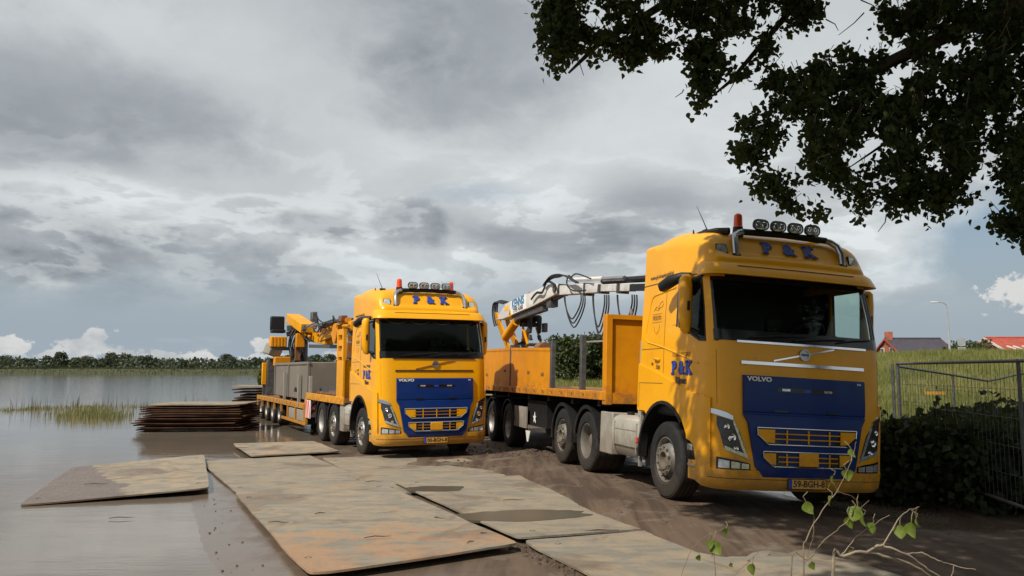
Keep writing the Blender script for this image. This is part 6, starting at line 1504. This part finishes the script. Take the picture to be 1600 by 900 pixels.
for i, (px, py, Y_, wd, lab) in enumerate([(1490, 536, 78, 2.4, 'small tree left of the sign beyond the dike'), (1516, 527, 80, 4.0, 'green tree between the sign and the red-roofed house'), (1534, 526, 82, 2.2, 'reddish-brown tree touching the red-roofed house')]):
    x = X(px, Y_); g_ = 1.2; h_ = Zp(py, Y_) - g_; rnd = random.Random(60 + i)
    T_ = thing('tree', lab, 'tree', (x, Y_, g_), (0, 0, 0), 'trees beyond the dike')
    o = bpy.data.objects.new('crown', crown_mesh(lump(rnd, h_, wd, 8), 1500, .26, 80 + i, 'mid_leaf' if i != 2 else 'reed_seed', .2)); col.objects.link(o); o.parent = T_; o['kind'] = 'stuff'
    o = bpy.data.objects.new('trunk', trunk_mesh(h_ * .8, .15, i)); col.objects.link(o); o.parent = T_
lp = thing('street_lamp', 'tall grey street lamp with curved arm beyond the dike', 'street lamp', (X(1482, 62), 62, gz(X(1482, 62), 62)))
zt_ = Zp(473, 62) - lp.location.z; MB().tube([(0, 0, -.2), (0, 0, 2), (0, 0, zt_ - .5), (-.08, 0, zt_ - .15), (-.3, 0, zt_), (-.75, 0, zt_ + .04)], [.09, .075, .05, .045, .04, .035], 8).build('pole', 'lamp_grey', lp)
MB().box((-1.0, 0, zt_ + .03), (.55, .2, .10)).build('lamp_head', 'house_white', lp, bevel=.03)
sg_ = thing('road_sign', 'back of a grey rounded road sign on a post beyond the dike', 'sign', (X(1501, 55), 55, gz(X(1501, 55), 55)))
zt_ = Zp(528, 55) - sg_.location.z; MB().tube([(0, .05, -.2), (0, .05, zt_ - .05)], .035, 8).build('post', 'lamp_grey', sg_)
ring_pts = [(.28 * math.copysign(abs(math.cos(a)) ** .5, math.cos(a)), zt_ - .30 + .28 * math.copysign(abs(math.sin(a)) ** .5, math.sin(a))) for a in [2 * math.pi * k / 20 for k in range(20)]]
MB().prism(ring_pts, 1, -.02, .0).build('board', 'lamp_grey', sg_, sm=False); MB().bb(-.28, .28, -.02, 0, zt_ - .92, zt_ - .64).build('lower_board', 'lamp_grey', sg_)

# ------------------------------------------------------------------ poplar shoots in the foreground
def shoot(name, label, paths, leaves, base):
    S_ = thing(name, label, 'sapling', base); b0 = Vector(base)
    for pts, r0, r1, mt in paths:
        P_ = [Vector(p) - b0 for p in pts]; out = []
        for i in range(len(P_) - 1):
            p0, p1, p2, p3 = P_[max(i - 1, 0)], P_[i], P_[i + 1], P_[min(i + 2, len(P_) - 1)]
            for k in range(5):
                t = k / 5; q = .5 * ((2 * p1) + (p2 - p0) * t + (2 * p0 - 5 * p1 + 4 * p2 - p3) * t * t + (3 * p1 - p0 - 3 * p2 + p3) * t ** 3); out.append(q + Vector((rp.gauss(0, .0015), rp.gauss(0, .0015), rp.gauss(0, .0015))))
        out.append(P_[-1]); n = len(out); MB().tube(out, [.5 * lerp(r0, r1, i / (n - 1)) * (1 + .25 * (i % 5 == 0)) for i in range(n)], 7).build('stem', mt, S_)
    for (p, size, tw) in leaves:
        size *= .76; mb = MB(); p = Vector(p) - b0; rows = []
        for i in range(9):
            t = i / 8; wd = size * .62 * (math.sin(min(1, t * 1.9) * math.pi / 2) ** .8) * (1 - t) ** .75 * 1.25
            rows.append([(k * wd, .0 + abs(k) * wd * .35 + .12 * size * math.sin(t * 3) , -t * size * 1.1) for k in (-1, -.5, 0, .5, 1)])
        q = Euler((rp.uniform(-.5, .2), rp.uniform(-.5, .5), tw)).to_matrix(); rows = [[q @ Vector(v) + p for v in r_] for r_ in rows]
        lf = mb.grid(rows).build('leaf', 'shoot_leaf', S_, ang=180)
        MB().tube([p + Vector((0, 0, .0)), p + Vector((rp.uniform(-.012, .012), 0, size * .35)), p + Vector((rp.uniform(-.02, .02), .01, size * .7))], .0018, 4).build('leaf_stalk', 'twig_thin', lf)
Ys = 3.3
def W(px, py, dy=0): return U(px, py, Ys + dy)
def root_of(px, dy=0): q = W(px, 900, dy); return Vector((q.x, q.y, gz(q.x, q.y)))
r0 = root_of(1255)
shoot('poplar_shoot', 'upright poplar shoot with pale green leaves before the truck number plate', [([r0, W(1256, 900), W(1262, 840), W(1290, 790), W(1310, 765), W(1330, 720), W(1338, 690)], .006, .0018, 'twig_thin'), ([W(1256, 885), W(1268, 850), W(1272, 818), W(1270, 790)], .003, .0015, 'twig_thin'), ([W(1310, 768), W(1335, 778), W(1342, 786)], .002, .001, 'twig_thin'), ([W(1310, 770), W(1300, 752), W(1294, 762)], .002, .001, 'twig_thin')],
      [(W(1259, 783), .068, .3), (W(1300, 776), .058, 1.2), (W(1322, 733), .062, -.5), (W(1303, 742), .05, .9), (W(1329, 700), .05, .5), (W(1268, 878), .042, .2), (W(1331, 645), .0, 0)][:6], r0)
r1 = root_of(1235, .05)
shoot('poplar_shoot', 'slanting poplar shoot whose leaves cluster below the number plate', [([r1, W(1236, 898, .05), W(1262, 875, .05), W(1290, 842, .05), W(1318, 820, .05), W(1338, 800, .05), W(1358, 782, .05)], .006, .0015, 'twig_thin')],
      [(W(1328, 806, .05), .065, .2), (W(1340, 790, .05), .085, -.4), (W(1349, 805, .05), .06, .8), (W(1334, 795, .05), .06, 1.5)], r1)
r2 = root_of(1300, .1)
shoot('poplar_branch', 'pale bare poplar branch arching over the ground at lower right', [([r2, W(1302, 895, .1), W(1316, 870, .1), W(1350, 862, .1), W(1380, 868, .12), W(1420, 880, .15), W(1460, 905, .2)], .013, .008, 'twig'), ([W(1355, 862, .1), W(1372, 853, .1), W(1390, 856, .1), W(1420, 868, .1), W(1445, 886, .12), W(1475, 905, .15)], .010, .006, 'twig'), ([W(1380, 852, .1), W(1395, 825, .1), W(1412, 802, .1), W(1436, 792, .1)], .006, .002, 'twig'), ([W(1418, 866, .1), W(1440, 864, .1), W(1465, 875, .1), W(1490, 884, .1), W(1524, 890, .1)], .006, .003, 'twig'), ([W(1316, 866, .1), W(1335, 842, .1), W(1362, 822, .1), W(1390, 805, .1)], .004, .0015, 'twig'), ([W(1490, 884, .1), W(1486, 905, .1)], .004, .003, 'twig'), ([W(1436, 792, .1), W(1430, 800, .1), W(1432, 815, .1)], .002, .001, 'twig_thin')],
      [(W(1406, 820, .1), .07, -.3), (W(1424, 815, .1), .082, .3), (W(1432, 808, .1), .05, 1.3), (W(1365, 816, .1), .062, .1), (W(1332, 860, .1), .03, .4)], r2)
r3 = root_of(1120, .05)
shoot('poplar_shoot', 'small poplar shoot with heart-shaped leaves at the lower centre right', [([r3, W(1118, 900, .05), W(1112, 870, .05), W(1115, 845, .05)], .004, .0015, 'twig_thin'), ([W(1064, 900, .05), W(1075, 870, .05), W(1092, 845, .05), W(1130, 826, .05)], .003, .001, 'twig_thin'), ([W(1145, 900, .05), W(1170, 878, .05), W(1186, 860, .05), W(1197, 835, .05)], .003, .001, 'twig_thin')],
      [(W(1113, 845, .05), .075, .2), (W(1106, 843, .05), .05, -.9), (W(1134, 825, .05), .045, .5), (W(1090, 868, .05), .032, .1), (W(1176, 880, .05), .058, .4), (W(1141, 880, .05), .024, .1)], r3)

# ------------------------------------------------------------------ small litter
def litter(name, px, py, z, ln, rot, mat, label, cat):
    p = G(px, py, z); mb = MB(); mb.tube([(-ln / 2, 0, .008), (-ln * .1, .02 * ln, .018), (ln * .2, -.03 * ln, .012), (ln / 2, 0, .01)], [.004, .006, .005, .002], 5)
    o = mb.build(name, mat); o.location = (p.x, p.y, z); o.rotation_euler = (0, 0, rot); tag(o, label, cat, 'twigs lying on the plates')
for lab_, (px, py, z, ln, rot) in zip(['short dark twig near the middle of the half-wet left plate', 'longest bent twig at the water edge beside the half-wet left plate', 'dark twig on the wet end of the left plate', 'short twig near the left edge of the long central plate', 'dark scrap of twig among the rust stains of the central plate', 'thin twig between the two puddles', 'short twig where the grey and central plates meet', 'long thin twig on the pale plate right of the large puddle', 'tiny twig in the middle of the long central plate', 'dark twig lying on the small tan plate', 'tiny twig by the near right corner of the central plate', 'clump of twig floating in the shallow water left of the central plate'], [(292, 735, .06, .3, .3), (222, 722, .03, .5, .9), (150, 757, .04, .35, .2), (435, 817, .09, .25, 0), (590, 840, .11, .28, .3), (803, 782, .09, .3, .1), (585, 753, .07, .3, .2), (940, 830, .08, .4, .15), (500, 803, .09, .15, .8), (378, 700, .1, .3, .1), (735, 848, .12, .12, 1.), (190, 810, .0, .3, .2)]):
    litter('twig', px, py, z, ln, rot, 'dead_leaf', lab_, 'twig')
p = G(322, 672, 0); mb = MB(); mb.lathe([(0, .05), (.12, .045), (.2, .03), (.22, 0), (0, 0)], (0, 0, 0), 'z', 14); fo = mb.build('foam_scrap', 'foam'); fo.location = (p.x, p.y, WATER_Z); fo.scale = (1.6, .8, 1); tag(fo, 'white scrap floating at the foot of the low plate stack', 'scrap')
mb = MB(); mb.prism([(-.4, 0), (.38, 0), (.3, .16), (-.34, .18)], 1, -.02, .02); wp = mb.build('cardboard_sheet', 'foam', sm=False); q = G(686, 696, .0); wp.location = (q.x, q.y + .3, gz(q.x, q.y) + .005); wp.rotation_euler = (R(-20), 0, .2); tag(wp, 'white sheet lying under the left truck bumper', 'sheet')

# clods of mud dropped along the wheel tracks and plate edges
rc = random.Random(31); vs = []; fs = []
def clod(x, y, z, r):
    o = len(vs); a0 = rc.uniform(0, 6.28)
    ring_ = [(x + r * rc.uniform(.7, 1.2) * math.cos(a0 + k * 1.2566), y + r * rc.uniform(.7, 1.2) * math.sin(a0 + k * 1.2566), z - .004) for k in range(5)]
    top_ = [(x + (px_ - x) * .55 + rc.gauss(0, r * .1), y + (py_ - y) * .55, z + r * rc.uniform(.35, .8)) for px_, py_, _ in ring_]
    vs.extend(ring_ + top_); fs.extend([(o + k, o + (k + 1) % 5, o + 5 + (k + 1) % 5, o + 5 + k) for k in range(5)] + [tuple(o + 5 + k for k in range(5))])
for _ in range(700):
    s_ = rc.uniform(-7, 12); lx = rc.choice([-1.75, -2.5, -3.3, -1.3, 1.0]) + rc.gauss(0, .28); q = A_M @ Vector((lx, s_, 0))
    if mnoise.noise((q.x * .8, q.y * .8, 7)) + rc.gauss(0, .2) > .05: clod(q.x, q.y, gz(q.x, q.y), rc.uniform(.006, .024))
for _ in range(200):
    p = G(rc.gauss(830, 70), rc.gauss(708, 8)); clod(p.x, p.y, gz(p.x, p.y) + .01, rc.uniform(.012, .04))
for _ in range(260):
    t = rc.random(); a_ = Vector((.10, 8.6, 0)).lerp(Vector((1.75, 4.9, 0)), t) + Vector((rc.gauss(-.06, .05), rc.gauss(-.03, .05), 0)); clod(a_.x, a_.y, gz(a_.x, a_.y), rc.uniform(.01, .04))
for _ in range(26):
    t = rc.random(); a_ = Vector((-1.9, 7.2, 0)).lerp(Vector((-4.2, 12.1, 0)), t) + Vector((rc.gauss(-.25, .2), rc.gauss(-.1, .1), 0)); clod(a_.x, a_.y, gz(a_.x, a_.y), rc.uniform(.006, .022))
M('clod', (.075, .048, .031), .9, var=.4, vs=12, pos=True, bump=.3)
tag(raw_obj('mud_clods', vs, fs, 'clod', None, 'stuff'), 'crumbs and clods of brown mud scattered along the wheel tracks', 'mud')
